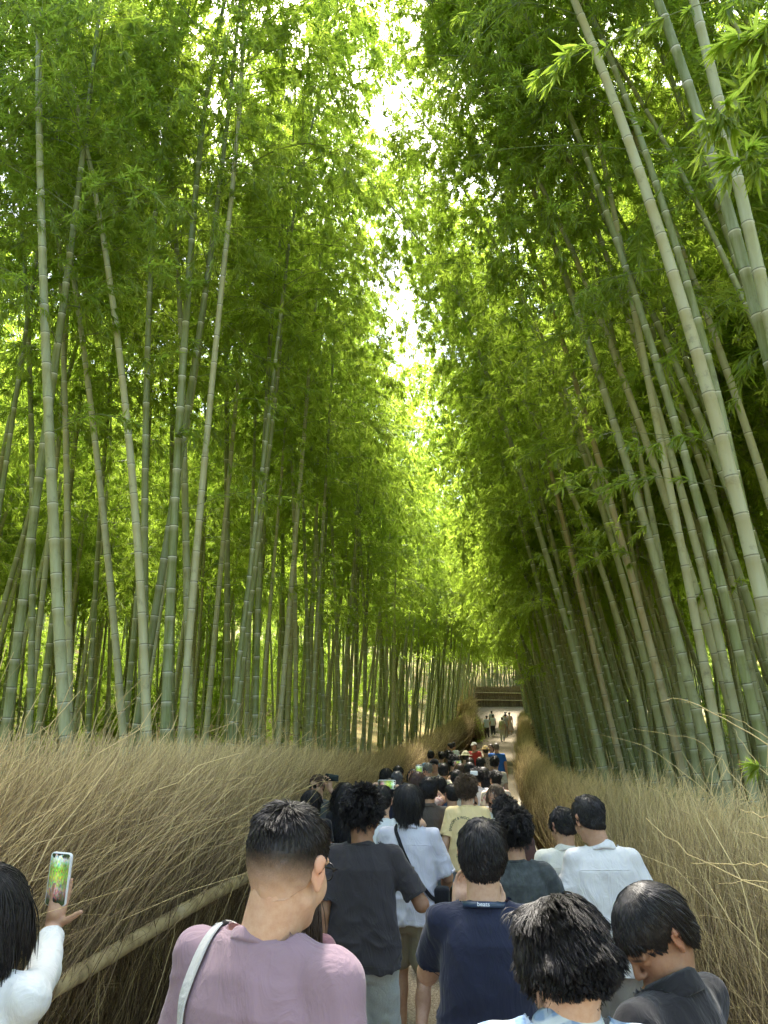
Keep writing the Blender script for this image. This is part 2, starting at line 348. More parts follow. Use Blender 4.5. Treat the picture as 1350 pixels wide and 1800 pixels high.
fence('leaning straw coloured brushwood fence with a low bamboo rail right of the path',secR,coreR,
  [(lo(2,8.5),.03),(lo(8.4,15),.03),(lo(15,24),.03),(lo(24,36),.03)],
  stalks=[([at(u,v,y) for u,v,y in p],r) for p,r in (
   ([(1400,1345,3.6),(1350,1308,3.7),(1290,1275,3.8),(1235,1240,3.9),(1190,1226,4.0),(1163,1232,4.0)],.0035),
   ([(1400,1325,3.8),(1330,1285,3.9),(1290,1260,4.0),(1240,1250,4.1),(1200,1232,4.1)],.0022),
   ([(1400,1590,3.0),(1300,1545,3.1),(1250,1522,3.2),(1170,1470,3.3),(1135,1440,3.4)],.0028),([(1400,1530,2.9),(1350,1523,3.0),(1280,1518,3.1),(1213,1517,3.2)],.0036),
   ([(1400,1450,3.0),(1350,1436,3.05),(1300,1422,3.1)],.004),([(1400,1478,3.1),(1350,1474,3.2),(1285,1460,3.3)],.003),([(1400,1545,2.9),(1340,1548,3.0),(1262,1552,3.1)],.0028),
   ([(1330,1420,4.6),(1280,1350,4.7),(1230,1300,4.8),(1170,1290,4.9),(1110,1280,5)],.0022),([(1250,1400,5),(1180,1340,5.2),(1120,1305,5.3),(1040,1290,5.4)],.0022),([(1380,1400,4),(1320,1330,4.1),(1290,1280,4.2)],.0022))])
# steep left fence up the slope beyond the green bend, and the far fence across the path
def footH(y):
    x=np.interp(y,[52,60,72,84],[-.35,.25,.3,.4]); return x,pz(y)
secH=[dict(n=16000,foot=footH,along=-1,lean_out=-.05,H=2.3,seed=21,y0=56,y1=85,fwd=.5,rad=(.008,.016),K=5)]
coreH=[((float(footH(y)[0])-.05,y,float(pz(y))),0.,1.95,(-1,0,0)) for y in np.arange(56,85.1,.6)]
fence('brushwood fence climbing steeply with two rails at the far bend',secH,coreH,
  [([(float(footH(y)[0])+.12,y,float(pz(y))+h) for y in np.linspace(60,84.5,8)],.05) for h in(.9,1.7)])
def far_fence():
    root=empty('brushwood_fence',(0.4,85,g1(.4,85))); loc=np.array(root.location)
    tag(root,'low brushwood fence with two level rails closing the far end of the path','fence','brushwood fences along the path')
    r=np.random.default_rng(31); n=20000; x=r.uniform(.2,22,n); H=2.05; K=5
    s=np.linspace(0,1,K)[None]; lean=r.normal(0,.12,n)[:,None]; L=H*r.uniform(.7,1.08,n)[:,None]
    y=85.2+r.uniform(0,.35,n); z=ground(x,np.full(n,85.))
    P=np.stack([x[:,None]+lean*s*L,y[:,None]+(.1*s-.12*s*s)*L,z[:,None]+s*L],-1)
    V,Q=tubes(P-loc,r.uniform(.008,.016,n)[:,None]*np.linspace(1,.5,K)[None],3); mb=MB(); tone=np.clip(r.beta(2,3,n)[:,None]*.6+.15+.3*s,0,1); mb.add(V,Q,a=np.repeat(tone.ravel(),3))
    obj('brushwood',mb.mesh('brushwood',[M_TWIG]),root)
    xs=np.linspace(0,22,24); zz=ground(xs,np.full(24,85.)); mc=MB()
    rr=[np.stack([xs,np.full(24,85.3+a),zz+h],-1) for a,h in((0,-.1),(0,1.7),(.25,1.75),(.3,-.1))]; R=np.stack(rr,1); k=4; a=np.arange(23)[:,None]*k+np.arange(3)[None]
    mc.add(R.reshape(-1,3)-loc,np.stack([a,a+1,a+k+1,a+k],-1).reshape(-1,4)); obj('core',mc.mesh('core',[M_CORE]),root)
    for h in(.75,1.5):
        pole(np.array([(q,85.08,g1(q,85)+h-.02*q) for q in np.linspace(.5,14,10)])-loc,.055,'rail',root,node=.6)
far_fence()
# kerb strip at the foot of the right fence
V=[];ysk=np.linspace(1,30,60)
mk=MB(); R=np.stack([np.stack([re(ysk)+a,ysk,pz(ysk)+h],-1) for a,h in((-.10,0),(-.10,.05),(-.02,.055),(-.02,0))],1); a=np.arange(59)[:,None]*4+np.arange(3)[None]
mk.add(R.reshape(-1,3),np.stack([a,a+4,a+5,a+1],-1).reshape(-1,4)); o=obj('kerb',mk.mesh('kerb',[mat_plain('pale_stone',(.42,.38,.30),.85)],smooth=False)); tag(o,kind='structure')
# ================================================================ BAMBOO
def mat_culm():
    m,t,b=nodes('bamboo_culm'); uvn=N(t,'ShaderNodeUVMap'); sx=N(t,'ShaderNodeSeparateXYZ'); t.links.new(uvn.outputs[0],sx.inputs[0])
    fr=math_(t,'FRACT',sx.outputs[1]); oi=N(t,'ShaderNodeObjectInfo'); rnd=oi.outputs['Random']
    age=N(t,'ShaderNodeAttribute',attribute_type='OBJECT',attribute_name='["age"]').outputs['Fac']
    base=ramp(t,age,[(0,(.115,.15,.035)),(.3,(.17,.20,.075)),(.6,(.27,.285,.15)),(.85,(.39,.38,.22)),(.93,(.36,.30,.16)),(1,(.30,.24,.13))])
    mp=N(t,'ShaderNodeMapping'); mp.inputs['Scale'].default_value=(14,14,1.2); tc=N(t,'ShaderNodeTexCoord'); t.links.new(tc.outputs['Object'],mp.inputs[0])
    off=N(t,'ShaderNodeVectorMath'); off.operation='ADD'; t.links.new(mp.outputs[0],off.inputs[0]); t.links.new(math_(t,'MULTIPLY',rnd,90.),off.inputs[1])
    n=noise(t,1.2,5,vec=off.outputs[0],rough=.65); c=mix(t,ramp(t,n,[(.38,(0,0,0)),(.68,(1,1,1))]),base,(.42,.46,.32,1))
    c=mix(t,.45,base,c)
    n2=noise(t,7,5,rough=.7); c=mix(t,ramp(t,n2,[(.56,(0,0,0)),(.72,(.6,.6,.6))]),c,(.09,.09,.05,1))
    # white bloom under each joint, dark scar at the joint
    bl=ramp(t,fr,[(0,(0,0,0)),(.80,(0,0,0)),(.95,(.35,.35,.35)),(.972,(1,1,1)),(.99,(1,1,1)),(1,(.3,.3,.3))])
    c=mix(t,math_(t,'MULTIPLY',bl,math_(t,'SUBTRACT',1.,math_(t,'MULTIPLY',age,.55))),c,(.62,.66,.58,1))
    dk=ramp(t,fr,[(0,(1,1,1)),(.028,(.9,.9,.9)),(.045,(0,0,0)),(1,(0,0,0))]); c=mix(t,math_(t,'MULTIPLY',dk,.72),c,(.06,.055,.035,1))
    t.links.new(c,b.inputs['Base Color']); b.inputs['Roughness'].default_value=.48; b.inputs['Specular IOR Level'].default_value=.22
    bump(t,b,n,.25,.004); return m
M_CULM=mat_culm()
M_LEAF=mat_leaf('bamboo_leaf',(.085,.115,.012),(.17,.20,.022),((.38,.56,.04),(.61,.80,.10)))
M_BR=mat_plain('bamboo_branch',(.17,.21,.09),.6)
def rot_to(d,roll=0.):
    q=Vector(d).to_track_quat('Z','X'); return (q.to_matrix()@Matrix.Rotation(roll,3,'Z'))
DROOP=.018
def crown(seed,L,nb=44,blen=1.5,leaf=.115,per=5,bl=5,tw=5,wide=1.):
    """branches, twiglets and leaves round a gently drooping axis of length L"""
    r=np.random.default_rng(seed)
    t=np.sort(r.uniform(.0,.98,nb))*L; az=np.arange(nb)*2.4+r.normal(0,.5,nb)
    f=t/L; bl_len=blen*wide*(.55+.75*np.sin(np.clip(f*1.25+.15,0,1)*np.pi)**.8)*(1-.45*f)*r.uniform(.6,1.2,nb)
    el=r.uniform(.25,.75,nb)
    K=6; s=np.linspace(0,1,K)
    p0=np.stack([DROOP*t*t,t*0,t],-1); d0=np.stack([np.cos(az)*np.cos(el),np.sin(az)*np.cos(el),np.sin(el)],-1)
    P=p0[:,None]+(d0[:,None]*s[None,:,None])*bl_len[:,None,None]; P[...,2]-=(s**2)[None]*(bl_len*r.uniform(.25,.75,nb))[:,None]
    mb=MB(); V,Q=tubes(P,(.006*bl_len/blen)[:,None]*np.linspace(1,.3,K)[None],3); mb.add(V,Q,a=.5); nQb=len(Q)
    # side shoots
    m=nb*bl; bi=np.repeat(np.arange(nb),bl); u=r.uniform(.18,1,m); k=np.minimum((u*(K-1)).astype(int),K-2); fr=u*(K-1)-k
    q0=P[bi,k]*(1-fr)[:,None]+P[bi,k+1]*fr[:,None]; bd=P[bi,k+1]-P[bi,k]; bd/=np.linalg.norm(bd,axis=1,keepdims=True)
    sd_=bd*.8+r.normal(0,.55,(m,3)); sd_/=np.linalg.norm(sd_,axis=1,keepdims=True); sl_=r.uniform(.2,.55,m)*blen*.55
    K2=4; s2=np.linspace(0,1,K2); P2=q0[:,None]+sd_[:,None]*s2[None,:,None]*sl_[:,None,None]; P2[...,2]-=(s2**2)[None]*(sl_*r.uniform(.2,.7,m))[:,None]
    V,Q=tubes(P2,np.full((m,1),.0022)*np.linspace(1,.4,K2)[None],3); mb.add(V,Q,a=.5); nQb+=len(Q)
    # leaf fans
    c=m*tw; ci=np.repeat(np.arange(m),tw); u=r.uniform(.25,1.05,c); k=np.minimum((u*(K2-1)).astype(int),K2-2); fr=u*(K2-1)-k
    c0=P2[ci,k]*(1-fr)[:,None]+P2[ci,k+1]*fr[:,None]; cd_=P2[ci,k+1]-P2[ci,k]; cd_/=np.linalg.norm(cd_,axis=1,keepdims=True)+1e-9
    nl=c*per; li=np.repeat(np.arange(c),per)
    ld=cd_[li]*.75+r.normal(0,.55,(nl,3))+np.array([0,0,-.28]); ld/=np.linalg.norm(ld,axis=1,keepdims=True)
    up=np.array([0,0,1.])+r.normal(0,.45,(nl,3)); sx_=np.cross(ld,up); sx_/=np.linalg.norm(sx_,axis=1,keepdims=True)+1e-9; nrm=np.cross(sx_,ld)
    ll=leaf*r.uniform(.6,1.25,nl)[:,None]; wd=ll*r.uniform(.065,.10,nl)[:,None]; b0=c0[li]+r.normal(0,.012,(nl,3))
    LV=np.stack([b0,b0+ld*ll*.36+sx_*wd,b0+ld*ll-nrm*ll*.14,b0+ld*ll*.36-sx_*wd],1).reshape(-1,3)
    LQ=np.arange(nl*4).reshape(-1,4); cl=r.random(c)[li]*.6+r.random(nl)*.4; mb.add(LV,LQ,a=np.repeat(cl,4))
    me=mb.mesh('crown',[M_BR,M_LEAF],smooth=False); mi=np.zeros(len(me.polygons),np.int32); mi[nQb:]=1; me.polygons.foreach_set('material_index',mi)
    return me
CL=7.5
CROWNS=[crown(100+i,CL,nb=60,per=6,bl=9,tw=6,leaf=.115,blen=1.8) for i in range(6)]
FARC=[crown(200+i,CL,nb=48,per=5,bl=8,tw=5,leaf=.15,blen=1.8) for i in range(4)]
def culm_mesh(path,radf,sides,loc,name='culm'):
    """path: dense polyline; joints every 0.2-0.36 m"""
    path=np.asarray(path,float); d=np.r_[0,np.cumsum(np.linalg.norm(np.diff(path,axis=0),axis=1))]; L=d[-1]
    rows=[(0,.3)]; p=random.uniform(.05,.25); i=1
    while p<L-.05:
        st=min(.38,.20+p*.035)*random.uniform(.9,1.1)
        rows+=[(p-.006,i-.03),(p-.0005,i-.004),(p+.004,i+.012),(p+.014,i+.05)]+([(p+st*.5,i+.5)] if sides>8 else [])
        p+=st; i+=1
    rows.append((L,i-.4)); rows=[q for q in rows if 0<=q[0]<=L]; rows.sort()
    S=np.array([a for a,_ in rows]); Vv=np.array([b for _,b in rows]); P=np.stack([np.interp(S,d,path[:,j]) for j in range(3)],1)
    fr=np.mod(Vv,1); bumpf=np.where((fr>.99)|(fr<.02),1.075,np.where(fr<.06,.985,1.0)); R=radf(S/L)*bumpf
    V,Q,T=sweep(P-np.array(loc),R,sides); uv=np.zeros((len(V),2)); n=len(S)*sides; uv[:n,1]=np.repeat(Vv,sides); uv[:n,0]=np.tile(np.arange(sides)/sides,len(S))
    mb=MB(); mb.add(V,Q,T,uv=uv); return mb.mesh(name,[M_CULM])
NB=[0]; BAMBOO=[]
def bamboo(lower,r0,crown_z,label,side,far=False,clen=CL,age=None,crn=None,wide=1.):
    """lower: points from the ground up to where the crown starts"""
    lower=np.asarray(lower,float); base=lower[0].copy()
    n=26; dd=np.r_[0,np.cumsum(np.linalg.norm(np.diff(lower,axis=0),axis=1))]
    # Catmull-like smoothing through cubic fit
    u=dd/dd[-1]; deg=min(2,len(lower)-1); uu=np.linspace(0,1,n)
    P=np.stack([np.polyval(np.polyfit(u,lower[:,j],deg),uu) for j in range(3)],1); P[0]=base
    tan=P[-1]-P[-2]; tan/=np.linalg.norm(tan)
    if base[1]>8.4 and base[1]<24: tan=tan*np.array([(.95 if side>0 else .6) if tan[0]*side<0 else 1.,.8,1]); tan/=np.linalg.norm(tan)
    Mx=rot_to(tan,0); roll=random.uniform(0,6.28)
    # droop direction: continue the culm's own bend (local X after roll)
    bend=(P[-1]-P[-6])/np.linalg.norm(P[-1]-P[-6])-(P[5]-P[0])/np.linalg.norm(P[5]-P[0])
    bl=Mx.inverted()@Vector(bend); roll=math.atan2(bl.y,bl.x) if Vector((bl.x,bl.y)).length>.03 else roll
    Mx=rot_to(tan,roll); sc=clen/CL; top=P[-1]
    tt=np.linspace(0,CL,9)[1:]; up=np.array([list(Vector(top)+(Mx@Vector((DROOP*q*q,0,q)))*sc) for q in tt])
    full=np.vstack([P,up]); sides=8 if far else 14
    Lt=len(P)
    me=culm_mesh(full,lambda s:r0*(1-.86*np.clip(s,0,1)**1.5),sides,base)
    root=empty('bamboo',base); tag(root,label,'bamboo','bamboo stems left of the path' if side<0 else 'bamboo stems right of the path')
    c=obj('culm',me,root); c['age']=random.random()*.75 if age is None else age
    k=obj('crown',crn or random.choice(FARC if far else CROWNS),root)
    k.matrix_local=Matrix.Translation(Vector(top)-Vector(base))@Mx.to_4x4()@Matrix.Diagonal((sc*wide,sc*wide,sc,1))
    NB[0]+=1; BAMBOO.append(base); return root
def px_bamboo(D,pts,diam,label,side,lean_y=0.,crz=6.6,clen=CL,age=None,wide=1.):
    """pts photo points low to high; the culm stands D metres up the path"""
    pts=sorted(pts,key=lambda p:-p[1]); W=[]
    for i,(u,v) in enumerate(pts):
        q=at(u,v,D); q=at(u,v,D+lean_y*max(0,q[2])); W.append(q)
    W=np.array(W); b=W[0]+(W[0]-W[1])*max(0,(W[0][2]-0)/(W[1][2]-W[0][2]+1e-6))
    bx,by=b[0],b[1]; bz=g1(bx,by)-.05
    sl=(W[1]-W[0])/(W[1][2]-W[0][2]); b=W[0]+sl*(bz-W[0][2])
    L=[b]+[q for q in W if q[2]>bz+.4]
    mn=(float(re(bx*0+by))+1.0-L[0][0]) if side>0 else (float(le(by))-.75-L[0][0])
    if (mn>0)==(side>0): L=[q+np.array([mn,0,0]) for q in L]
    # carry on to the crown's start
    if L[-1][2]<crz:
        a,c=L[-2],L[-1]; t=(c-a)/(c[2]-a[2]); L.append(c+t*(crz-c[2]))
    L=np.array(L); keep=[0]+[i for i in range(1,len(L)) if L[i][2]<=crz+2.6]; L=L[keep]
    return bamboo(L,diam/2,crz,label,side,clen=clen,age=age,wide=wide)
# the culms one can tell apart: (distance up the path, photo points, diameter, age 0 young green .. 1 dry, label)
LEFTB=[
 (6.8,[(112,1200),(95,900),(78,600),(70,380),(70,170)],.112,.55,'thick blue grey bamboo stem nearly upright, first big one from the left'),
 (9.5,[(50,1250),(54,1100),(57,800),(55,600),(38,430)],.09,.25,'slim dark green bamboo stem left of the thick blue grey one'),
 (11,[(-45,1250),(0,1110),(45,890),(110,700),(150,560)],.09,.35,'bamboo stem slanting strongly to the right at the left edge'),
 (9.0,[(120,1200),(120,1000),(117,800),(112,600),(105,470)],.095,.7,'pale bamboo stem right behind the thick blue grey one'),
 (8.6,[(212,1250),(205,1150),(180,880),(145,600),(128,480)],.092,.75,'pale bamboo stem leaning left, top hidden in leaves, third from the left'),
 (12,[(158,1250),(165,1100),(176,880),(200,610),(215,470)],.09,.1,'dark green bamboo stem leaning slightly right behind the pale leaning one'),
 (8.0,[(257,1250),(254,1050),(253,820),(262,560)],.095,.3,'upright mid green bamboo stem beside the pale curved one'),
 (7.6,[(300,1250),(295,1080),(275,850),(248,600),(215,400)],.095,.8,'pale grey bamboo stem curving left above green leaves'),
 (7.8,[(312,1250),(318,1020),(328,830),(342,600),(358,350),(372,100)],.108,.05,'thick bright green bamboo stem with white joints, leaning right'),
 (8.8,[(337,1250),(333,1080),(331,900),(325,700)],.1,.5,'grey green bamboo stem just right of the thick bright green one'),
 (13,[(302,1250),(302,1000),(302,780),(300,560),(300,350)],.11,.15,'dark upright bamboo stem seen between two pale curved ones'),
 (7.9,[(395,1290),(405,1150),(415,950),(427,770),(438,600),(470,330),(492,120)],.086,.78,'slender pale bamboo stem leaning right and rising to the top of the leaves'),
 (13,[(400,1280),(400,1100),(398,850),(398,600)],.12,.15,'dark bamboo stem hidden in part behind the slender pale one'),
 (14,[(433,1290),(438,1100),(444,900),(448,750)],.085,.6,'thin grey bamboo stem between the slender pale and the dark tall one'),
 (11,[(471,1300),(474,1100),(480,850),(493,620),(506,430)],.095,.0,'dark green tall bamboo stem with white joints, slightly right leaning'),
 (14.5,[(519,1320),(520,1100),(515,850),(505,640)],.095,.65,'thin pale bamboo stem right of the dark green tall one'),
 (15,[(542,1330),(541,1120),(533,900),(530,660)],.095,.2,'thin green bamboo stem left of the slanting dark one'),
 (17,[(560,1330),(566,1080),(577,850),(599,620)],.07,.1,'very thin dark bamboo stem slanting right near the gap'),
 (18,[(605,1320),(600,1150),(590,950),(583,800)],.09,.5,None),(20,[(655,1310),(660,1150),(655,950),(640,850)],.09,.4,None),
 (24,[(712,1290),(712,1100),(708,950),(700,880)],.09,.6,None),(25,[(740,1290),(741,1100),(744,960)],.08,.85,None),
 (12,[(245,1280),(247,1150),(250,1000),(258,800)],.07,.6,None),(16,[(585,1310),(582,1150),(574,1000),(566,850)],.09,.3,None)]
RIGHTB=[
 (6.0,[(1375,1230),(1350,1110),(1320,975),(1285,825),(1225,600),(1140,355),(1060,130)],.122,.80,'thickest pale whitish bamboo stem sweeping up to the left'),
 (5.4,[(1425,1180),(1400,1000),(1350,785),(1282,600),(1225,380),(1150,115)],.112,.12,'green bamboo stem with bright white joint rings near the right edge'),
 (5.2,[(1440,1100),(1395,850),(1340,600),(1275,350),(1240,200),(1205,40)],.11,.6,'pale bamboo stem crossing the top right corner area, third from the edge'),
 (7.2,[(1480,1150),(1430,900),(1370,700),(1325,550),(1265,400),(1225,250),(1170,110)],.10,.35,None),
 (8.0,[(1440,1200),(1400,1030),(1350,860),(1300,700),(1255,600),(1215,500),(1130,275)],.10,.75,'weathered pale bamboo stem bending behind the thickest whitish one'),
 (7.9,[(1258,1290),(1240,1200),(1195,950),(1160,740),(1125,600),(1090,425),(1050,240)],.092,.83,'streaked cream bamboo stem rising left of two green ones'),
 (7.4,[(1335,1290),(1315,1200),(1265,1025),(1225,860),(1140,600),(1100,480)],.095,.3,'smooth green bamboo stem just right of the streaked cream one'),
 (9.6,[(1215,1300),(1200,1200),(1175,1050),(1130,835),(1080,600),(1050,480)],.09,.5,None),
 (8.8,[(1240,1290),(1220,1200),(1175,1100),(1125,900),(1075,735),(1035,600),(985,460)],.115,.55,'stout dull green bamboo stem bowed left in the middle of the right grove'),
 (12.8,[(1040,1310),(1015,1200),(975,1065),(915,870),(855,680)],.115,.4,'long straight grey green bamboo stem slanting left over the path'),
 (11,[(1160,1300),(1140,1200),(1085,960),(1025,800),(975,665),(930,560)],.1,.55,None),
 (9.5,[(1380,1280),(1350,1190),(1275,925),(1225,775),(1155,600),(1110,500)],.11,.45,None),
 (12,[(1130,1300),(1110,1175),(1065,1015),(995,840),(905,680)],.1,.6,None),
 (16,[(945,1310),(925,1200),(900,1080),(865,950),(820,800)],.11,.2,None),
 (10,[(1190,1310),(1165,1200),(1120,1060),(1075,900)],.10,.95,'dry tan bamboo stem among the green ones of the right grove'),
 (13,[(1085,1310),(1060,1200),(1020,1060),(985,900)],.1,.97,'brownish dry bamboo stem behind the long slanting one'),
 (14,[(1010,1310),(990,1180),(960,1040),(925,900)],.1,.3,None),(8.5,[(1300,1290),(1280,1180),(1235,1000),(1190,850)],.1,.7,None),
 (6.6,[(1345,1310),(1335,1200),(1305,1040),(1265,880),(1225,740)],.09,.25,None)]
DL='bamboo stem crowded among many alike in the '
for D,p,d,a,l in LEFTB: px_bamboo(D,p,d,l or DL+'nearer left grove',-1,crz=random.uniform(6.2,7.4),age=a,clen=random.uniform(7,8.5))
for D,p,d,a,l in RIGHTB: px_bamboo(D,p,d,l or DL+'nearer right grove',1,crz=random.uniform(8.3,9.3) if D<8.2 else random.uniform(6.4,7.6),age=a,clen=random.uniform(6,7),wide=1.0)
def rnd_bamboo(x,y,side,far):
    z=g1(x,y)-.05; cz=random.uniform(5.6,7.4)*(1 if side<0 else .95); 
    if side<0: lx=random.gauss(.0,.032); ly=random.gauss(0,.03); cu=random.gauss(0,.02)
    else: lx=-abs(random.gauss(.11,.04))-.02; ly=random.gauss(-.02,.05); cu=random.gauss(-.10,.05)
    pts=[(x+lx*h+cu*(h/cz)**2*cz*.6,y+ly*h,z+h) for h in np.linspace(0,cz,6)]
    lab=DL+('left grove' if side<0 else 'right grove')+(' beyond the nearest stems' if y<25 else ' further up the path')
    bamboo(np.array(pts),random.uniform(.036,.058),cz,lab,side,far=far,wide=1.18 if side>0 else 1.,clen=random.uniform(6,8.8) if side<0 else random.uniform(5.3,7.4),age=random.choice([random.random()*.7,random.random()*.7,random.uniform(.6,.82),random.random()*.5] + ([.95] if side>0 and random.random()<.35 else [])))
def clear(x,y,dmin):
    return all((x-b[0])**2+(y-b[1])**2>dmin*dmin for b in BAMBOO)
# near and middle groves, individuals
for x_,y_ in ((-2.95,9.3),(-3.3,10.6),(-3.0,12.2),(-3.7,8.2),(-2.8,14.0),(-3.9,11.6),(-3.2,15.6),(-4.3,9.9),(-2.9,17.2),(-3.6,13.4)):
    lx=random.uniform(.02,.09); z_=g1(x_,y_)-.05; cz=random.uniform(6.6,7.8)
    bamboo(np.array([(x_+lx*h,y_+random.uniform(-.02,.02)*h,z_+h) for h in np.linspace(0,cz,5)]),random.uniform(.034,.048),cz,DL+'nearer left grove',-1,clen=random.uniform(7,8.8),age=random.uniform(.1,.75))
tries=0
while NB[0]<138 and tries<6000:
    tries+=1; y=random.uniform(2.5,46)**1.0; x=float(le(y))-random.uniform(.75,3.5+y*.32)
    if y<14 and x>-4.2 and random.random()<.9: continue
    if (x/y if y>0 else 0)<-.75: continue
    if clear(x,y,.55): rnd_bamboo(x,y,-1,y>18)
tries=0
while NB[0]<292 and tries<6000:
    tries+=1; y=6.5+52*random.random()**1.35; x=float(re(y))+1.05+4.6*random.random()**1.2
    if x/y>.95: continue
    if clear(x,y,.34): rnd_bamboo(x,y,1,y>18)
# --- the rest of the wood: one object, instanced on points
def thicket():
    r=np.random.default_rng(77); pts=[]
    def put(n,xf,yr,lean):
        c=0
        while c<n:
            y=r.uniform(*yr); x=xf(y)
            if y<0 and abs(x)<3: continue
            pts.append((x,y,lean)); c+=1
    put(470,lambda y:float(le(y))-3-r.random()**1.0*(6+.62*y),(14,100),0)
    put(110,lambda y:float(le(y))-8-r.random()*22,(2,30),0)
    put(430,lambda y:float(re(y))+2.4+r.random()**1.2*14,(5.5,72),1)
    put(240,lambda y:r.uniform(-14,28),(87.5,125),0)
    put(190,lambda y:float(re(y))+1.05+r.random()*6,(34,73),1)
    put(16,lambda y:float(le(y))-.9-r.random()*2,(20,38),-1.3); put(24,lambda y:float(re(y))+1.2+r.random()*2,(19,36),1.6); put(45,lambda y:float(le(y))-.8-r.random()*3,(36,66),-1.7); put(45,lambda y:float(re(y))+1.+r.random()*3,(34,63),1.9); put(70,lambda y:float(le(y))-.7-r.random()*4,(66,90),-2.2); put(40,lambda y:float(re(y))+.6+r.random()*3,(63,73),2.2); put(40,lambda y:6.5+r.random()*6,(70,86),2.); put(200,lambda y:-1+r.random()*16,(86.5,112),0); put(60,lambda y:float(re(y))+.6+r.random()*9,(52,74),1)  # strongest leaning stems, some on the turn, added to shade the far path
    put(70,lambda y:r.choice([-1,1])*r.uniform(4,14),(-14,1.5),0)
    put(45,lambda y:r.uniform(-34,-12),(0,9),0)
    A=[];kind=[];rot=[];scl=[]
    for x,y,ln in pts:
        if y>72 and y<87 and x>-.6 and ln!=2.: continue
        lx=r.normal(-.07*ln,.06 if abs(ln)<1.5 else .04); ly=r.normal(0,.05); h=r.uniform(5.3,7.5); z=g1(x,y)-.05
        d=Vector((lx,ly,1)).normalized(); q=rot_to(d,r.uniform(0,6.28)).to_euler()
        A.append((x,y,z)); kind.append(int(r.integers(0,3))); rot.append(q[:]); scl.append((r.uniform(.8,1.2),)*2+(h/7.,))
        tp=Vector((x,y,z))+d*h
        A.append(tp[:]); kind.append(10+int(r.integers(0,4))); rot.append(q[:]); s=r.uniform(.85,1.15); scl.append((s*1.1,s*1.1,s))
    def low(n,xf,yr,zr):
        for _ in range(n):
            y=r.uniform(*yr); x=xf(y); q=Euler((r.normal(0,.35),r.normal(0,.35),r.uniform(0,6.28)))
            A.append((x,y,g1(x,y)+r.uniform(*zr))); kind.append(10+int(r.integers(0,4))); rot.append(q[:]); s=r.uniform(.7,1.0); scl.append((s,s,s*.8))
    low(110,lambda y:float(le(y))-7-r.random()*12,(20,70),(-2.4,.6)); low(230,lambda y:float(le(y))-9-r.random()*28-.12*y,(8,100),(-2.2,1.6)); low(70,lambda y:r.uniform(-26,34),(112,130),(-1.5,2.5))
    low(150,lambda y:float(re(y))+8+r.random()*18,(3,95),(-2,1.8))
    me=bpy.data.meshes.new('bamboo_thicket'); A=np.array(A,np.float32); me.vertices.add(len(A)); me.vertices.foreach_set('co',A.ravel())
    a=me.attributes.new('kd','INT','POINT'); a.data.foreach_set('value',np.array(kind,np.int32))
    a=me.attributes.new('rt','FLOAT_VECTOR','POINT'); a.data.foreach_set('vector',np.array(rot,np.float32).ravel())
    a=me.attributes.new('sc','FLOAT_VECTOR','POINT'); a.data.foreach_set('vector',np.array(scl,np.float32).ravel())
    ob=obj('bamboo_thicket',me); ob['age']=.62; tag(ob,'dense mass of thin bamboo filling the depth of the grove','bamboo grove',kind='stuff')
    ng=bpy.data.node_groups.new('thicket','GeometryNodeTree'); ng.interface.new_socket('Geometry',in_out='INPUT',socket_type='NodeSocketGeometry'); ng.interface.new_socket('Geometry',in_out='OUTPUT',socket_type='NodeSocketGeometry')
    gi=ng.nodes.new('NodeGroupInput'); go=ng.nodes.new('NodeGroupOutput'); jn=ng.nodes.new('GeometryNodeJoinGeometry'); ng.links.new(jn.outputs[0],go.inputs[0])
    def nattr(name,typ):
        n=ng.nodes.new('GeometryNodeInputNamedAttribute'); n.data_type=typ; n.inputs[0].default_value=name; return n.outputs[0]
    kd,rt,sc=nattr('kd','INT'),nattr('rt','FLOAT_VECTOR'),nattr('sc','FLOAT_VECTOR')
    # source pieces: straight culms and the far crowns, taken from stems that already stand in the grove
    src=[]
    for i in range(3):
        m=culm_mesh(np.array([(.03*math.sin(z_*.5+i),.03*math.cos(z_*.4),z_) for z_ in np.linspace(0,7,8)]+[(DROOP*q*q,0,7+q) for q in (2,4,6,7.5)]),lambda s:.05*(1-.86*s**1.5),7,(0,0,0))
        src.append((i,m,M_CULM))
    for i in range(4): src.append((10+i,FARC[i],None))
    for k_,m,_ in src:
        so_=bpy.data.objects.new('grove_piece',m); so_['age']=(.25,.5,.8)[k_%3]
        oi=ng.nodes.new('GeometryNodeObjectInfo'); oi.transform_space='ORIGINAL'; oi.inputs[0].default_value=so_
        ip=ng.nodes.new('GeometryNodeInstanceOnPoints'); cp=ng.nodes.new('FunctionNodeCompare'); cp.data_type='INT'; cp.operation='EQUAL'
        ng.links.new(kd,cp.inputs[2]); cp.inputs[3].default_value=k_; ng.links.new(cp.outputs[0],ip.inputs['Selection'])
        ng.links.new(gi.outputs[0],ip.inputs['Points']); ng.links.new(oi.outputs['Geometry'],ip.inputs['Instance']); ng.links.new(rt,ip.inputs['Rotation']); ng.links.new(sc,ip.inputs['Scale'])
        ng.links.new(ip.outputs[0],jn.inputs[0])
    md=ob.modifiers.new('grove','NODES'); md.node_group=ng
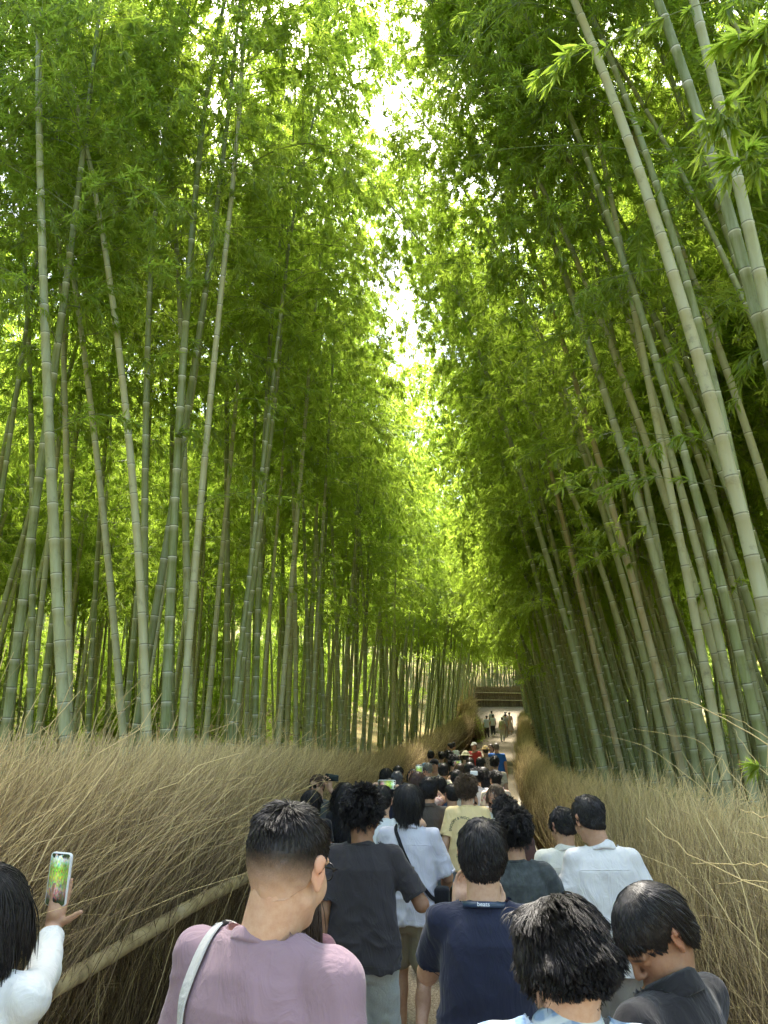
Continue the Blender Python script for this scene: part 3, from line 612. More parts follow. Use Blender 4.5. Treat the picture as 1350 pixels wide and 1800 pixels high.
def spray(pts,seed,n_side=16,leaf=.12,r0=.004,per=5,spread=.26):
    """a leafy branch along world points"""
    r=np.random.default_rng(seed); P=np.array(pts,float); u=np.linspace(0,1,len(P)); uu=np.linspace(0,1,12); P=np.stack([np.interp(uu,u,P[:,j]) for j in range(3)],1); P[1:-1]=(P[:-2]+P[1:-1]*2+P[2:])/4
    mb=MB(); V,Q=tubes(P[None],np.linspace(r0,r0*.3,12)[None],5); mb.add(V,Q,a=.5); nq=len(Q)
    ii=r.integers(2,11,n_side); p0=P[ii]; d=P[ii]-P[ii-1]; d/=np.linalg.norm(d,axis=1,keepdims=True); d=d+r.normal(0,.6,(n_side,3)); d/=np.linalg.norm(d,axis=1,keepdims=True); L=r.uniform(.3,1,n_side)*spread
    s=np.linspace(0,1,4); P2=p0[:,None]+d[:,None]*s[None,:,None]*L[:,None,None]; P2[...,2]-=(s**2)[None]*(L*.4)[:,None]; P2=np.concatenate([P2,P[None,-4:]]); V,Q=tubes(P2,np.full((len(P2),1),.0016)*np.linspace(1,.5,4)[None],4); mb.add(V,Q,a=.5); nq+=len(Q)
    m=len(P2)*4; ci=np.repeat(np.arange(len(P2)),4); k=r.integers(1,4,m); c0=P2[ci,k]; cd_=P2[ci,k]-P2[ci,k-1]; cd_/=np.linalg.norm(cd_,axis=1,keepdims=True); nl=m*per; li=np.repeat(np.arange(m),per)
    ld=cd_[li]*.9+r.normal(0,.42,(nl,3))+np.array([0,0,-.3]); ld/=np.linalg.norm(ld,axis=1,keepdims=True); up=np.array([0,0,1.])+r.normal(0,.4,(nl,3)); sx_=np.cross(ld,up); sx_/=np.linalg.norm(sx_,axis=1,keepdims=True); nn=np.cross(sx_,ld)
    ll=leaf*r.uniform(.6,1.2,nl)[:,None]; wd=ll*r.uniform(.06,.085,nl)[:,None]; b0=c0[li]
    LV=np.stack([b0,b0+ld*ll*.22+sx_*wd*.85,b0+ld*ll*.5+sx_*wd-nn*ll*.02,b0+ld*ll-nn*ll*.12,b0+ld*ll*.5-sx_*wd-nn*ll*.02,b0+ld*ll*.22-sx_*wd*.85],1).reshape(-1,3)
    q=np.arange(nl)[:,None]*6; LQ=np.concatenate([q+np.array([[0,1,2,5]]),q+np.array([[5,2,3,4]])]); mb.add(LV,LQ,a=np.repeat(r.random(m)[li]*.6+r.random(nl)*.4,6))
    me=mb.mesh('branch',[M_BR,M_LEAF],smooth=False); mi=np.zeros(len(me.polygons),np.int32); mi[nq:]=1; me.polygons.foreach_set('material_index',mi); return me
def attach(root,pts,seed,**k):
    loc=np.array(root.location); obj('branch',spray(np.array(pts)-loc,seed,**k),root)
roots=[o for o in bpy.data.objects if o.name.startswith('bamboo') and o.get('category')=='bamboo']
RB=[o for o in roots if 'right' in o['group']]; LB=[o for o in roots if 'left' in o['group']]
host=RB[2]
attach(host,[at(1420,-60,3.3),at(1330,-20,3.3),at(1200,15,3.3),at(1080,70,3.3),at(950,122,3.3)],1,n_side=12,leaf=.11,spread=.2)
attach(host,[at(1420,60,3.0),at(1360,110,3.0),at(1300,170,3.0),at(1230,235,3.0)],2,n_side=22,leaf=.12,spread=.24); attach(host,[at(1430,10,2.9),at(1370,40,2.9),at(1300,80,2.9)],3,n_side=18,leaf=.12,spread=.22)
attach(host,[at(1420,270,2.9),at(1350,278,2.9),at(1290,284,2.9)],4,n_side=5,leaf=.11,spread=.12)
attach(host,[at(1420,1355,3.2),at(1350,1350,3.2),at(1325,1343,3.2)],5,n_side=2,leaf=.065,spread=.05)
def low_branches(root,n,seed,z0=3.6,z1=6.5,out=1):
    r=random.Random(seed); b=root.location; me=[c for c in root.children if c.name.startswith('culm')][0].data; co=np.array([v.co[:] for v in me.vertices])
    for i in range(n):
        z=r.uniform(z0,z1); p=co[np.argmin(np.abs(co[:,2]-z))]; a=r.uniform(-.9,.9)+(math.pi if out>0 else 0); L=r.uniform(.7,1.5); p=p+np.array(b)
        attach(root,[p,p+[math.cos(a)*L*.5,math.sin(a)*L*.5,.18],p+[math.cos(a)*L,math.sin(a)*L,.05]],seed*7+i,n_side=9,leaf=.12,spread=.3)
for i,o in enumerate(RB[6:40]): low_branches(o,random.choice([1,2,3]),50+i,3.4,6.6,1)
for i,o in enumerate(LB[:40]): low_branches(o,random.choice([1,2,3]),150+i,4.2,7.2,-1)
thicket()

# greenish drooping clump where the long left fence ends
def clump():
    q=at(842,1272,53); x0,y0=float(q[0])-.62,53.; r_=empty('shrub',(x0,y0,g1(x0,y0))); tag(r_,'drooping green and straw coloured shrub at the end of the long left fence','shrub')
    r=np.random.default_rng(5); n=2600; K=6; s=np.linspace(0,1,K)[None]; a=r.uniform(0,6.28,n); h=r.uniform(.8,1.8,n); L=r.uniform(.3,.8,n); yy=r.uniform(-3.5,4,n)
    P=np.zeros((n,K,3)); P[...,0]=r.normal(0,.18,n)[:,None]+np.cos(a)[:,None]*L[:,None]*s; P[...,1]=yy[:,None]+np.sin(a)[:,None]*L[:,None]*s; P[...,2]=(h[:,None]*(1-(1-s*1.5)**2*.9*1))+0*s; P[...,2]-=(s**3)*(h*.6)[:,None]
    P[...,2]+=(np.array([g1(x0,y0+v) for v in yy])-g1(x0,y0))[:,None]; V,Q=tubes(P,np.full((n,1),.009)*np.linspace(1,.5,K)[None],3); mb=MB(); mb.add(V,Q,a=np.repeat(np.clip(r.beta(2,2,n)*.8,0,1),K*3)); obj('stems',mb.mesh('stems',[M_TWIG]),r_)
    m=9000; i=r.integers(0,n,m); k=r.integers(2,K,m); c=P[i,k]+r.normal(0,.05,(m,3)); d=r.normal(0,1,(m,3))+np.array([0,0,-.6]); d/=np.linalg.norm(d,axis=1,keepdims=True); sx_=np.cross(d,r.normal(0,1,(m,3))); sx_/=np.linalg.norm(sx_,axis=1,keepdims=True)
    LV=np.stack([c,c+d*.05+sx_*.018,c+d*.13,c+d*.05-sx_*.018],1).reshape(-1,3); mb=MB(); mb.add(LV,np.arange(m*4).reshape(-1,4),a=np.repeat(r.random(m),4)); obj('leaves',mb.mesh('leaves',[M_LEAF],smooth=False),r_)
clump()
# ================================================================ PEOPLE: implicit bodies turned into one surface
def p_ell(c,r,R=None,k=.02):
    c=np.asarray(c,float); r=np.asarray(r,float); m=r.max()
    def fn(X):
        p=X-c
        if R is not None: p=p@R            # rows into local frame
        k0=np.linalg.norm(p/r,axis=-1); k1=np.linalg.norm(p/(r*r),axis=-1)+1e-9
        return k0*(k0-1)/k1
    return (fn,c-m,c+m,k)
def p_cone(a,b,ra,rb,k=.02,flat=None):
    a=np.asarray(a,float); b=np.asarray(b,float); m=max(ra,rb); ab=b-a; L2=ab@ab+1e-12
    def fn(X):
        p=X-a; t=np.clip(p@ab/L2,0,1); q=p-t[...,None]*ab
        if flat is not None:
            n,f=flat; qn=q@n; q=q+(qn*(f-1))[...,None]*n
        return np.linalg.norm(q,axis=-1)-(ra+(rb-ra)*t)
    return (fn,np.minimum(a,b)-m,np.maximum(a,b)+m,k)
def p_stack(tab,k=.02,n=2.2,fold=None):
    """tab rows: z,cx,cy,rx,ry"""
    T=np.array(tab,float); lo=np.array([(T[:,1]-T[:,3]).min(),(T[:,2]-T[:,4]).min(),T[0,0]]); hi=np.array([(T[:,1]+T[:,3]).max(),(T[:,2]+T[:,4]).max(),T[-1,0]])
    def fn(X):
        z=X[...,2]; I=[np.interp(z,T[:,0],T[:,j]) for j in range(1,5)]
        x=X[...,0]-I[0]; y=X[...,1]-I[1]; rx,ry=I[2],I[3]
        if fold is not None: s=fold(np.arctan2(y,x),z); rx=rx*s; ry=ry*s
        d=((np.abs(x/rx)**n+np.abs(y/ry)**n)**(1/n)-1)*np.minimum(rx,ry)
        return np.maximum(d,np.maximum(T[0,0]-z,z-T[-1,0]))
    return (fn,lo,hi,k)
def p_wrap(pr,M,O):
    """move a primitive by rotation M and offset O"""
    fn,lo,hi,k=pr; c=np.array([[lo[0] if i&1 else hi[0],lo[1] if i&2 else hi[1],lo[2] if i&4 else hi[2]] for i in range(8)])@M.T+O
    return ((lambda X:fn((X-O)@M)),c.min(0),c.max(0),k)
def surf(prims,h,lo=None,hi=None,cuts=(),post=None):
    if lo is None: lo=np.min([p[1] for p in prims],0)-.03
    if hi is None: hi=np.max([p[2] for p in prims],0)+.03
    lo=np.asarray(lo,float); hi=np.asarray(hi,float); n=np.maximum(4,np.ceil((hi-lo)/h).astype(int)+1)
    ax=[lo[i]+h*np.arange(n[i]) for i in range(3)]; Fd=np.full(n,.2,np.float32)
    for fn,a,b,k in prims:
        m=k+2*h; i0=np.clip(np.floor((a-m-lo)/h).astype(int),0,n); i1=np.clip(np.ceil((b+m-lo)/h).astype(int)+1,0,n)
        if (i1<=i0).any(): continue
        s=tuple(slice(i0[j],i1[j]) for j in range(3))
        X=np.stack(np.meshgrid(*[ax[j][s[j]] for j in range(3)],indexing='ij'),-1)
        d=fn(X).astype(np.float32); f=Fd[s]
        if k>0: hh=np.maximum(k-np.abs(f-d),0); Fd[s]=np.minimum(f,d)-hh*hh/(4*k)
        elif k==0: Fd[s]=np.minimum(f,d)
        else:
            kk=-k; hh=np.maximum(kk-np.abs(-d-f),0); Fd[s]=np.maximum(f,-d)+hh*hh/(4*kk)     # carve
    if cuts:
        X=np.stack(np.meshgrid(*ax,indexing='ij'),-1)
        for c in cuts: Fd=np.maximum(Fd,c(X).astype(np.float32))
    return nets(Fd,lo,h)
def nets(Fd,lo,h):
    ins=Fd<0; c=[ins[i:ins.shape[0]-1+i or None,j:ins.shape[1]-1+j or None,k:ins.shape[2]-1+k or None] for i in(0,1) for j in(0,1) for k in(0,1)]
    s=sum(x.astype(np.int8) for x in c); act=(s>0)&(s<8); idx=np.argwhere(act)
    if len(idx)==0: return np.zeros((0,3)),np.zeros((0,4),int)
    lut=-np.ones(act.shape,np.int64); lut[act]=np.arange(len(idx))
    acc=np.zeros((len(idx),3)); cnt=np.zeros(len(idx))
    val=lambda o:Fd[idx[:,0]+o[0],idx[:,1]+o[1],idx[:,2]+o[2]].astype(float)
    for a in range(3):
        o1,o2=[(a+1)%3,(a+2)%3]
        for u in(0,1):
            for v in(0,1):
                p=np.zeros(3,int); p[o1]=u; p[o2]=v; q=p.copy(); q[a]=1
                f0,f1=val(p),val(q); m=(f0<0)!=(f1<0); t=np.where(m,f0/(f0-f1+1e-12),0)
                pos=np.tile(p.astype(float),(len(idx),1)); pos[:,a]+=t; acc[m]+=pos[m]; cnt[m]+=1
    V=lo+h*(idx+acc/cnt[:,None]); Qs=[]
    for a in range(3):
        b,c_=(a+1)%3,(a+2)%3
        sl0=[slice(None)]*3; sl1=[slice(None)]*3; sl0[a]=slice(0,-1); sl1[a]=slice(1,None)
        A=ins[tuple(sl0)]; B=ins[tuple(sl1)]; e=np.argwhere(A!=B)
        ok=(e[:,b]>0)&(e[:,c_]>0)&(e[:,b]<act.shape[b])&(e[:,c_]<act.shape[c_]); e=e[ok]
        if len(e)==0: continue
        def cell(db,dc): q=e.copy(); q[:,b]-=db; q[:,c_]-=dc; return lut[q[:,0],q[:,1],q[:,2]]
        quad=np.stack([cell(1,1),cell(0,1),cell(0,0),cell(1,0)],1); fl=B[e[:,0],e[:,1],e[:,2]]
        quad[fl]=quad[fl][:,::-1]; Qs.append(quad[(quad>=0).all(1)])
    return V,np.concatenate(Qs)
def relax(V,Q,it=2,w=.5):
    n=len(V); a=np.concatenate([Q[:,i] for i in range(4)]); b=np.concatenate([Q[:,(i+1)%4] for i in range(4)])
    for _ in range(it):
        S=np.zeros((n,3)); c=np.zeros(n)
        for i,j in((a,b),(b,a)):
            for k in range(3): S[:,k]+=np.bincount(i,V[j,k],n)
            c+=np.bincount(i,minlength=n)
        V=V*(1-w)+w*S/np.maximum(c,1)[:,None]
    return V
def vnorm(V,Q):
    n=np.cross(V[Q[:,2]]-V[Q[:,0]],V[Q[:,3]]-V[Q[:,1]]); R=np.zeros_like(V)
    for i in range(4):
        for k in range(3): R[:,k]+=np.bincount(Q[:,i],n[:,k],len(V))
    return R/(np.linalg.norm(R,axis=1,keepdims=True)+1e-12)
def rotm(yaw=0,pitch=0,roll=0):
    """pitch>0 bows forward (+Y is forward), yaw>0 turns left, roll>0 tips to the right"""
    return np.array((Matrix.Rotation(yaw,3,'Z')@Matrix.Rotation(-pitch,3,'X')@Matrix.Rotation(roll,3,'Y')))
# ---- head, in its own frame: centre between the ears, face along +Y
def head_prims(det=True,open_mouth=False,female=False):
    P=[p_ell((0,-.014,.034),(.0745,.094,.084),k=.02),p_ell((0,.026,-.030),(.058,.062,.080),k=.03),
       p_ell((0,.058,-.092),(.026,.024,.022),k=.03),p_ell((.036,.05,-.035),(.03,.035,.036),k=.02),p_ell((-.036,.05,-.035),(.03,.035,.036),k=.02),
       p_ell((0,.068,.03),(.05,.026,.03),k=.02),p_cone((.05,.0,-.062),(.022,.056,-.098),.016,.014,k=.02),p_cone((-.05,.0,-.062),(-.022,.056,-.098),.016,.014,k=.02)]
    for s in(-1,1):
        P+=[p_ell((s*.031,.094,.002),(.017,.016,.012),k=-.012)]
        P+=[p_ell((s*.031,.0795,.001),(.0135,.0115,.0115),k=.004)]
        P+=[p_cone((s*.014,.094,.018),(s*.047,.083,.020),.006,.005,k=.012)]
        R=rotm(yaw=-s*.45,pitch=-.12)
        P+=[p_ell((s*.0795,-.012,-.006),(.0065,.019,.032),R,k=.010),p_ell((s*.087,-.020,.010),(.0055,.016,.020),R,k=.006),p_ell((s*.0885,-.011,.000),(.004,.009,.016),R,k=-.004),
            p_ell((s*.079,-.006,-.035),(.006,.009,.010),R,k=.006)]
    P+=[p_cone((0,.090,.012),(0,.110,-.026),.0075,.0105,k=.010),p_ell((.0105,.101,-.031),(.0085,.010,.007),k=.006),p_ell((-.0105,.101,-.031),(.0085,.010,.007),k=.006)]
    if open_mouth:
        P+=[p_ell((0,.094,-.055),(.022,.010,.0065),k=.008),p_ell((0,.090,-.083),(.019,.011,.008),k=.010),p_ell((0,.100,-.068),(.018,.018,.0085),k=-.004)]
    else: P+=[p_ell((0,.093,-.058),(.023,.010,.0055),k=.007),p_ell((0,.091,-.069),(.019,.0105,.0065),k=.007),p_ell((0,.104,-.0635),(.022,.007,.0012),k=-.003)]
    return P
def hairline(y): return np.interp(y,[-.12,-.085,-.055,-.03,-.012,.012,.03,.05,.075,.10],[-.082,-.080,-.066,-.045,-.005,.012,-.012,.030,.068,.082])
def hair_sdf(th,low=0.,fr=0.,side=1.):
    """scalp cap of thickness th"""
    fn,lo,hi,_=p_ell((0,-.016,.036),(.0755+th*side,.0955+th,.085+th)); fn2=p_ell((0,-.03,-.03),(.066+th*.8*side,.066+th*.9,.07+th))[0]
    def f(X):
        a=fn(X); b=fn2(X); h=np.maximum(.03-np.abs(a-b),0); d=np.minimum(a,b)-h*h/.12
        zl=hairline(X[...,1])-low*(X[...,1]<.0)-fr*(X[...,1]>.04)
        return np.maximum(d,(zl-X[...,2])*.8)
    return (f,lo-.02-np.array([0,0,.1+low]),hi+.02,0)
def solve_arm(S,T,l1,l2,pole):
    S=np.array(S,float);T=np.array(T,float); d=T-S; L=np.linalg.norm(d)
    if L>.985*(l1+l2): T=S+d/L*.985*(l1+l2); d=T-S; L=np.linalg.norm(d)
    a=(l1*l1-l2*l2+L*L)/(2*L); h=math.sqrt(max(l1*l1-a*a,0)); u=d/L; p=np.array(pole,float); p=p-(p@u)*u; p/=np.linalg.norm(p)+1e-9
    return S+u*a+p*h,T
def unit(v): v=np.array(v,float); return v/np.linalg.norm(v)
def hand_prims(W,d,n,s,curl=(.35,.45,.35),spread=.05,thumb=(.7,.35),g=1.0,curls=None):
    """W wrist, d towards the fingertips, n out of the palm, s towards the thumb"""
    d=unit(d); n=np.array(n,float); n=unit(n-(n@d)*d); sgn=1 if np.dot(np.cross(d,n),s)>0 else -1; s=np.cross(d,n)*sgn
    pt=lambda a,b,c:W+(d*a+s*b+n*c)*g
    P=[p_cone(pt(.012,.012,0),pt(.080,.022,-.002),.016*g,.0135*g,.012),p_cone(pt(.012,-.004,0),pt(.082,.002,-.003),.017*g,.013*g,.012),p_cone(pt(.012,-.016,0),pt(.076,-.026,0),.015*g,.012*g,.012),
       p_ell(pt(.045,.0,.004),np.array([.04,.04,.04])*g*.62,k=.02)]
    base=[(.084,.029,0),(.088,.009,-.002),(.084,-.011,-.001),(.076,-.029,.001)]; Ls=[(.040,.024,.020),(.044,.027,.021),(.041,.025,.020),(.032,.019,.018)]; rr=[.0088,.0090,.0085,.0076]
    for i in range(4):
        p=pt(*base[i]); a=spread*(1.2-i*.9); cu=0; c3=curls[i] if curls else tuple(c*(1+.12*i) for c in curl)
        for j in range(3):
            cu+=c3[j]; dd=(d*math.cos(cu)+n*math.sin(cu)); dd=unit(dd+s*a*(1 if j==0 else .3)); q=p+dd*Ls[i][j]*g
            r0=rr[i]*(1-.09*j)*g; P.append(p_cone(p,q,r0,r0*.9,.0035)); p=q
    p=pt(.018,.026,.006); t0=unit(d*math.cos(thumb[0])+s*math.sin(thumb[0])+n*.35*math.sin(thumb[1]+.3)); q=p+t0*.040*g; P.append(p_cone(p,q,.0145*g,.0115*g,.012))
    t1=unit(t0+n*math.sin(thumb[1])*.6+d*.15); r=q+t1*.032*g; P.append(p_cone(q,r,.0108*g,.0098*g,.004)); t2=unit(t1+n*math.sin(thumb[1])*.4); P.append(p_cone(r,r+t2*.024*g,.0098*g,.0078*g,.004))
    return P
# ---- materials for people
_mc={}
def mat_skin(c):
    k=('skin',c)
    if k in _mc: return _mc[k]
    m,t,b=nodes('skin'); n=ramp(t,noise(t,48,6,rough=.7),[(.3,(0,0,0)),(.7,(1,1,1))]); n2=noise(t,300,3,rough=.7)
    col=mix(t,n,(c[0]*.88,c[1]*.76,c[2]*.70,1),(c[0]*1.05,c[1]*1.03,c[2]*1.02,1))
    lip=N(t,'ShaderNodeAttribute',attribute_name='lip').outputs['Fac']; col=mix(t,lip,col,(c[0]*.80,c[1]*.42,c[2]*.42,1))
    br=N(t,'ShaderNodeAttribute',attribute_name='brow').outputs['Fac']; col=mix(t,br,col,(.02,.015,.012,1))
    ea=N(t,'ShaderNodeAttribute',attribute_name='flush').outputs['Fac']; col=mix(t,ea,col,(min(1,c[0]*1.05),c[1]*.70,c[2]*.66,1))
    t.links.new(col,b.inputs['Base Color']); b.inputs['Roughness'].default_value=.52; b.inputs['Specular IOR Level'].default_value=.35
    b.inputs['Subsurface Weight'].default_value=.0; bump(t,b,n2,.35,.0015); _mc[k]=m; return m
def mat_hair(c,skin=(.5,.33,.23)):
    k=('hair',c,skin)
    if k in _mc: return _mc[k]
    m,t,b=nodes('hair_strands'); a=N(t,'ShaderNodeAttribute',attribute_name='tone').outputs['Fac']; col=mix(t,a,(c[0]*.5,c[1]*.5,c[2]*.5,1),(c[0]*1.7,c[1]*1.7,c[2]*1.7,1))
    sk=N(t,'ShaderNodeAttribute',attribute_name='bare').outputs['Fac']; n=noise(t,900,2,rough=.8); f=ramp(t,math_(t,'ADD',sk,math_(t,'MULTIPLY',math_(t,'SUBTRACT',n,.5),1.1)),[(.12,(0,0,0)),(1.0,(1,1,1))])
    col=mix(t,f,col,(skin[0]*.9,skin[1]*.85,skin[2]*.82,1)); t.links.new(col,b.inputs['Base Color']); b.inputs['Roughness'].default_value=.5; b.inputs['Specular IOR Level'].default_value=.42; _mc[k]=m; return m
def mat_cloth(c,kind='knit',c2=None,sc=1.):
    k=('cloth',c,kind,c2)
    if k in _mc: return _mc[k]
    m,t,b=nodes(kind+'_cloth'); n=noise(t,3.0,3); fine=noise(t,260,2,rough=.7); mid=noise(t,26,4)
    col=mix(t,n,(c[0]*.88,c[1]*.88,c[2]*.88,1),(min(.95,c[0]*1.06),min(.95,c[1]*1.06),min(.95,c[2]*1.06),1))
    tc=N(t,'ShaderNodeTexCoord'); sx=N(t,'ShaderNodeSeparateXYZ'); t.links.new(tc.outputs['Object'],sx.inputs[0])
    if kind=='heather': col=mix(t,ramp(t,fine,[(.35,(0,0,0)),(.65,(1,1,1))]),(c[0]*.78,c[1]*.78,c[2]*.8,1),col)
    if kind=='worn': col=mix(t,ramp(t,mid,[(.4,(0,0,0)),(.75,(1,1,1))]),col,(c[0]*1.7,c[1]*1.7,c[2]*1.7,1))
    if kind=='plaid':
        w_=N(t,'ShaderNodeTexNoise'); w_.inputs['Scale'].default_value=5; t.links.new(tc.outputs['Object'],w_.inputs['Vector'])
        zz=math_(t,'ADD',sx.outputs[2],math_(t,'MULTIPLY',math_(t,'ABSOLUTE',sx.outputs[0]),.45)); zz=math_(t,'ADD',zz,math_(t,'MULTIPLY',w_.outputs[0],.02))
        st=ramp(t,math_(t,'FRACT',math_(t,'MULTIPLY',zz,30.)),[(0,(0,0,0)),(.38,(.1,.1,.1)),(.5,(1,1,1)),(.88,(1,1,1)),(1,(0,0,0))])
        sv=ramp(t,math_(t,'FRACT',math_(t,'MULTIPLY',sx.outputs[0],26.)),[(0,(1,1,1)),(.5,(1,1,1)),(.6,(.55,.55,.55)),(.9,(.55,.55,.55)),(1,(1,1,1))])
        col=mix(t,math_(t,'MULTIPLY',st,sv),col,(*c2,1))
    if kind=='print':
        v=N(t,'ShaderNodeTexVoronoi'); v.inputs['Scale'].default_value=18*sc; t.links.new(tc.outputs['Object'],v.inputs['Vector'])
        col=mix(t,ramp(t,v.outputs['Distance'],[(.25,(1,1,1)),(.42,(0,0,0))]),col,(*c2,1))
    if kind=='vstripe': col=mix(t,ramp(t,math_(t,'FRACT',math_(t,'MULTIPLY',sx.outputs[0],38.)),[(0,(0,0,0)),(.55,(0,0,0)),(.6,(1,1,1)),(1,(1,1,1))]),col,(*c2,1))
    if kind=='denim': col=mix(t,fine,col,(min(1,c[0]*1.5),min(1,c[1]*1.45),min(1,c[2]*1.35),1))
    t.links.new(col,b.inputs['Base Color']); b.inputs['Roughness'].default_value=.88; b.inputs['Specular IOR Level'].default_value=.15
    b.inputs['Sheen Weight'].default_value=.15
    mpf=N(t,'ShaderNodeMapping'); mpf.inputs['Scale'].default_value=(1.,1.,.45); t.links.new(tc.outputs['Object'],mpf.inputs[0])
    nf=N(t,'ShaderNodeTexNoise'); nf.inputs['Scale'].default_value=11; nf.inputs['Detail'].default_value=4; nf.inputs['Distortion'].default_value=1.6; t.links.new(mpf.outputs[0],nf.inputs['Vector'])
    big=math_(t,'ABSOLUTE',math_(t,'SUBTRACT',nf.outputs[0],.5))
    ad=math_(t,'ADD',math_(t,'ADD',math_(t,'MULTIPLY',fine,.05),math_(t,'MULTIPLY',mid,.18)),math_(t,'MULTIPLY',big,-3.2)); bump(t,b,ad,.42,.009); _mc[k]=m; return m
M_BLACK=mat_plain('black_plastic',(.012,.012,.014),.35); M_STEEL=mat_plain('brushed_metal',(.35,.35,.36),.35,metal=.8); M_WHITEP=mat_plain('white_plastic',(.72,.74,.76),.4)
M_LENS=mat_plain('dark_lens',(.015,.013,.012),.12,.6); M_EYE=mat_plain('eyeball',(.55,.52,.48),.2,.5); M_IRIS=mat_plain('iris',(.03,.018,.01),.15,.5)
def mat_screen():
    m,t,b=nodes('phone_screen'); uvn=N(t,'ShaderNodeUVMap'); sx=N(t,'ShaderNodeSeparateXYZ'); t.links.new(uvn.outputs[0],sx.inputs[0]); n=noise(t,6,4,vec=uvn.outputs[0])
    v=math_(t,'ADD',sx.outputs[1],math_(t,'MULTIPLY',math_(t,'SUBTRACT',n,.5),.35))
    c=ramp(t,v,[(0,(.01,.01,.01)),(.10,(.02,.02,.02)),(.14,(.12,.05,.05)),(.28,(.45,.30,.28)),(.38,(.30,.34,.16)),(.55,(.42,.55,.10)),(.72,(.24,.40,.06)),(.86,(.55,.68,.45)),(.93,(.75,.80,.72)),(.97,(.02,.02,.02))])
    vq=N(t,'ShaderNodeTexVoronoi'); vq.inputs['Scale'].default_value=22; t.links.new(uvn.outputs[0],vq.inputs['Vector']); c=mix(t,.55,c,vq.outputs['Color'],'OVERLAY'); c=mix(t,ramp(t,math_(t,'ABSOLUTE',math_(t,'SUBTRACT',sx.outputs[0],.45)),[(.05,(1,1,1)),(.4,(0,0,0))]),mix(t,.6,c,(.05,.08,.03,1)),c)
    t.links.new(c,b.inputs['Base Color']); t.links.new(c,b.inputs['Emission Color']); b.inputs['Emission Strength'].default_value=.10; b.inputs['Roughness'].default_value=.15; return m
M_SCREEN=mat_screen()
def part(name,VQ,parent,mat,V2=None,attrs=None,smooth=True):
    V,Q=VQ; return obj(name,new_mesh(name,V,[Q],smooth,None,attrs,[mat]),parent)
def join(parts):
    V=[];Q=[];n=0
    for v,q in parts:
        V.append(v); Q.append(q+n); n+=len(v)
    return np.concatenate(V),np.concatenate(Q)
def ridge(p,sharp=1.): v=vnoise(p); return (1-np.abs(v)**.75*1.6)
def wrinkle(V,Q,amp,seed,arms=None,kind='tee'):
    Nn=vnorm(V,Q); o=seed*13.7; x,y,z=V[:,0],V[:,1],V[:,2]
    wx=vnoise(np.stack([x*5+o,y*5,z*5],-1))*.12; wz=vnoise(np.stack([x*4,y*4+o,z*4],-1))*.10
    a=ridge(np.stack([(x+wx)*10+o,y*10,(z+wz)*2.2],-1)); c=ridge(np.stack([(x+wx)*5-z*9+o,y*7,(z+wz)*15+x*8],-1)); c2=ridge(np.stack([(x+wx)*5+z*9+o,y*7,(z+wz)*15-x*8+9],-1)); b=vnoise(np.stack([x*26+z*9+o,y*26,z*14],-1))
    low=np.clip((1.42-z)/.45,0.25,1); arm=np.clip((np.abs(x)-.15)/.05,0,1); waist=np.clip((1.28-z)/.25,0,1)
    d=amp*(a*.75*low+.16*b+(c*.5*(x>0)+c2*.5*(x<=0))*(.35*arm+waist*.75))
    return V+Nn*(d-amp*.4)[:,None]
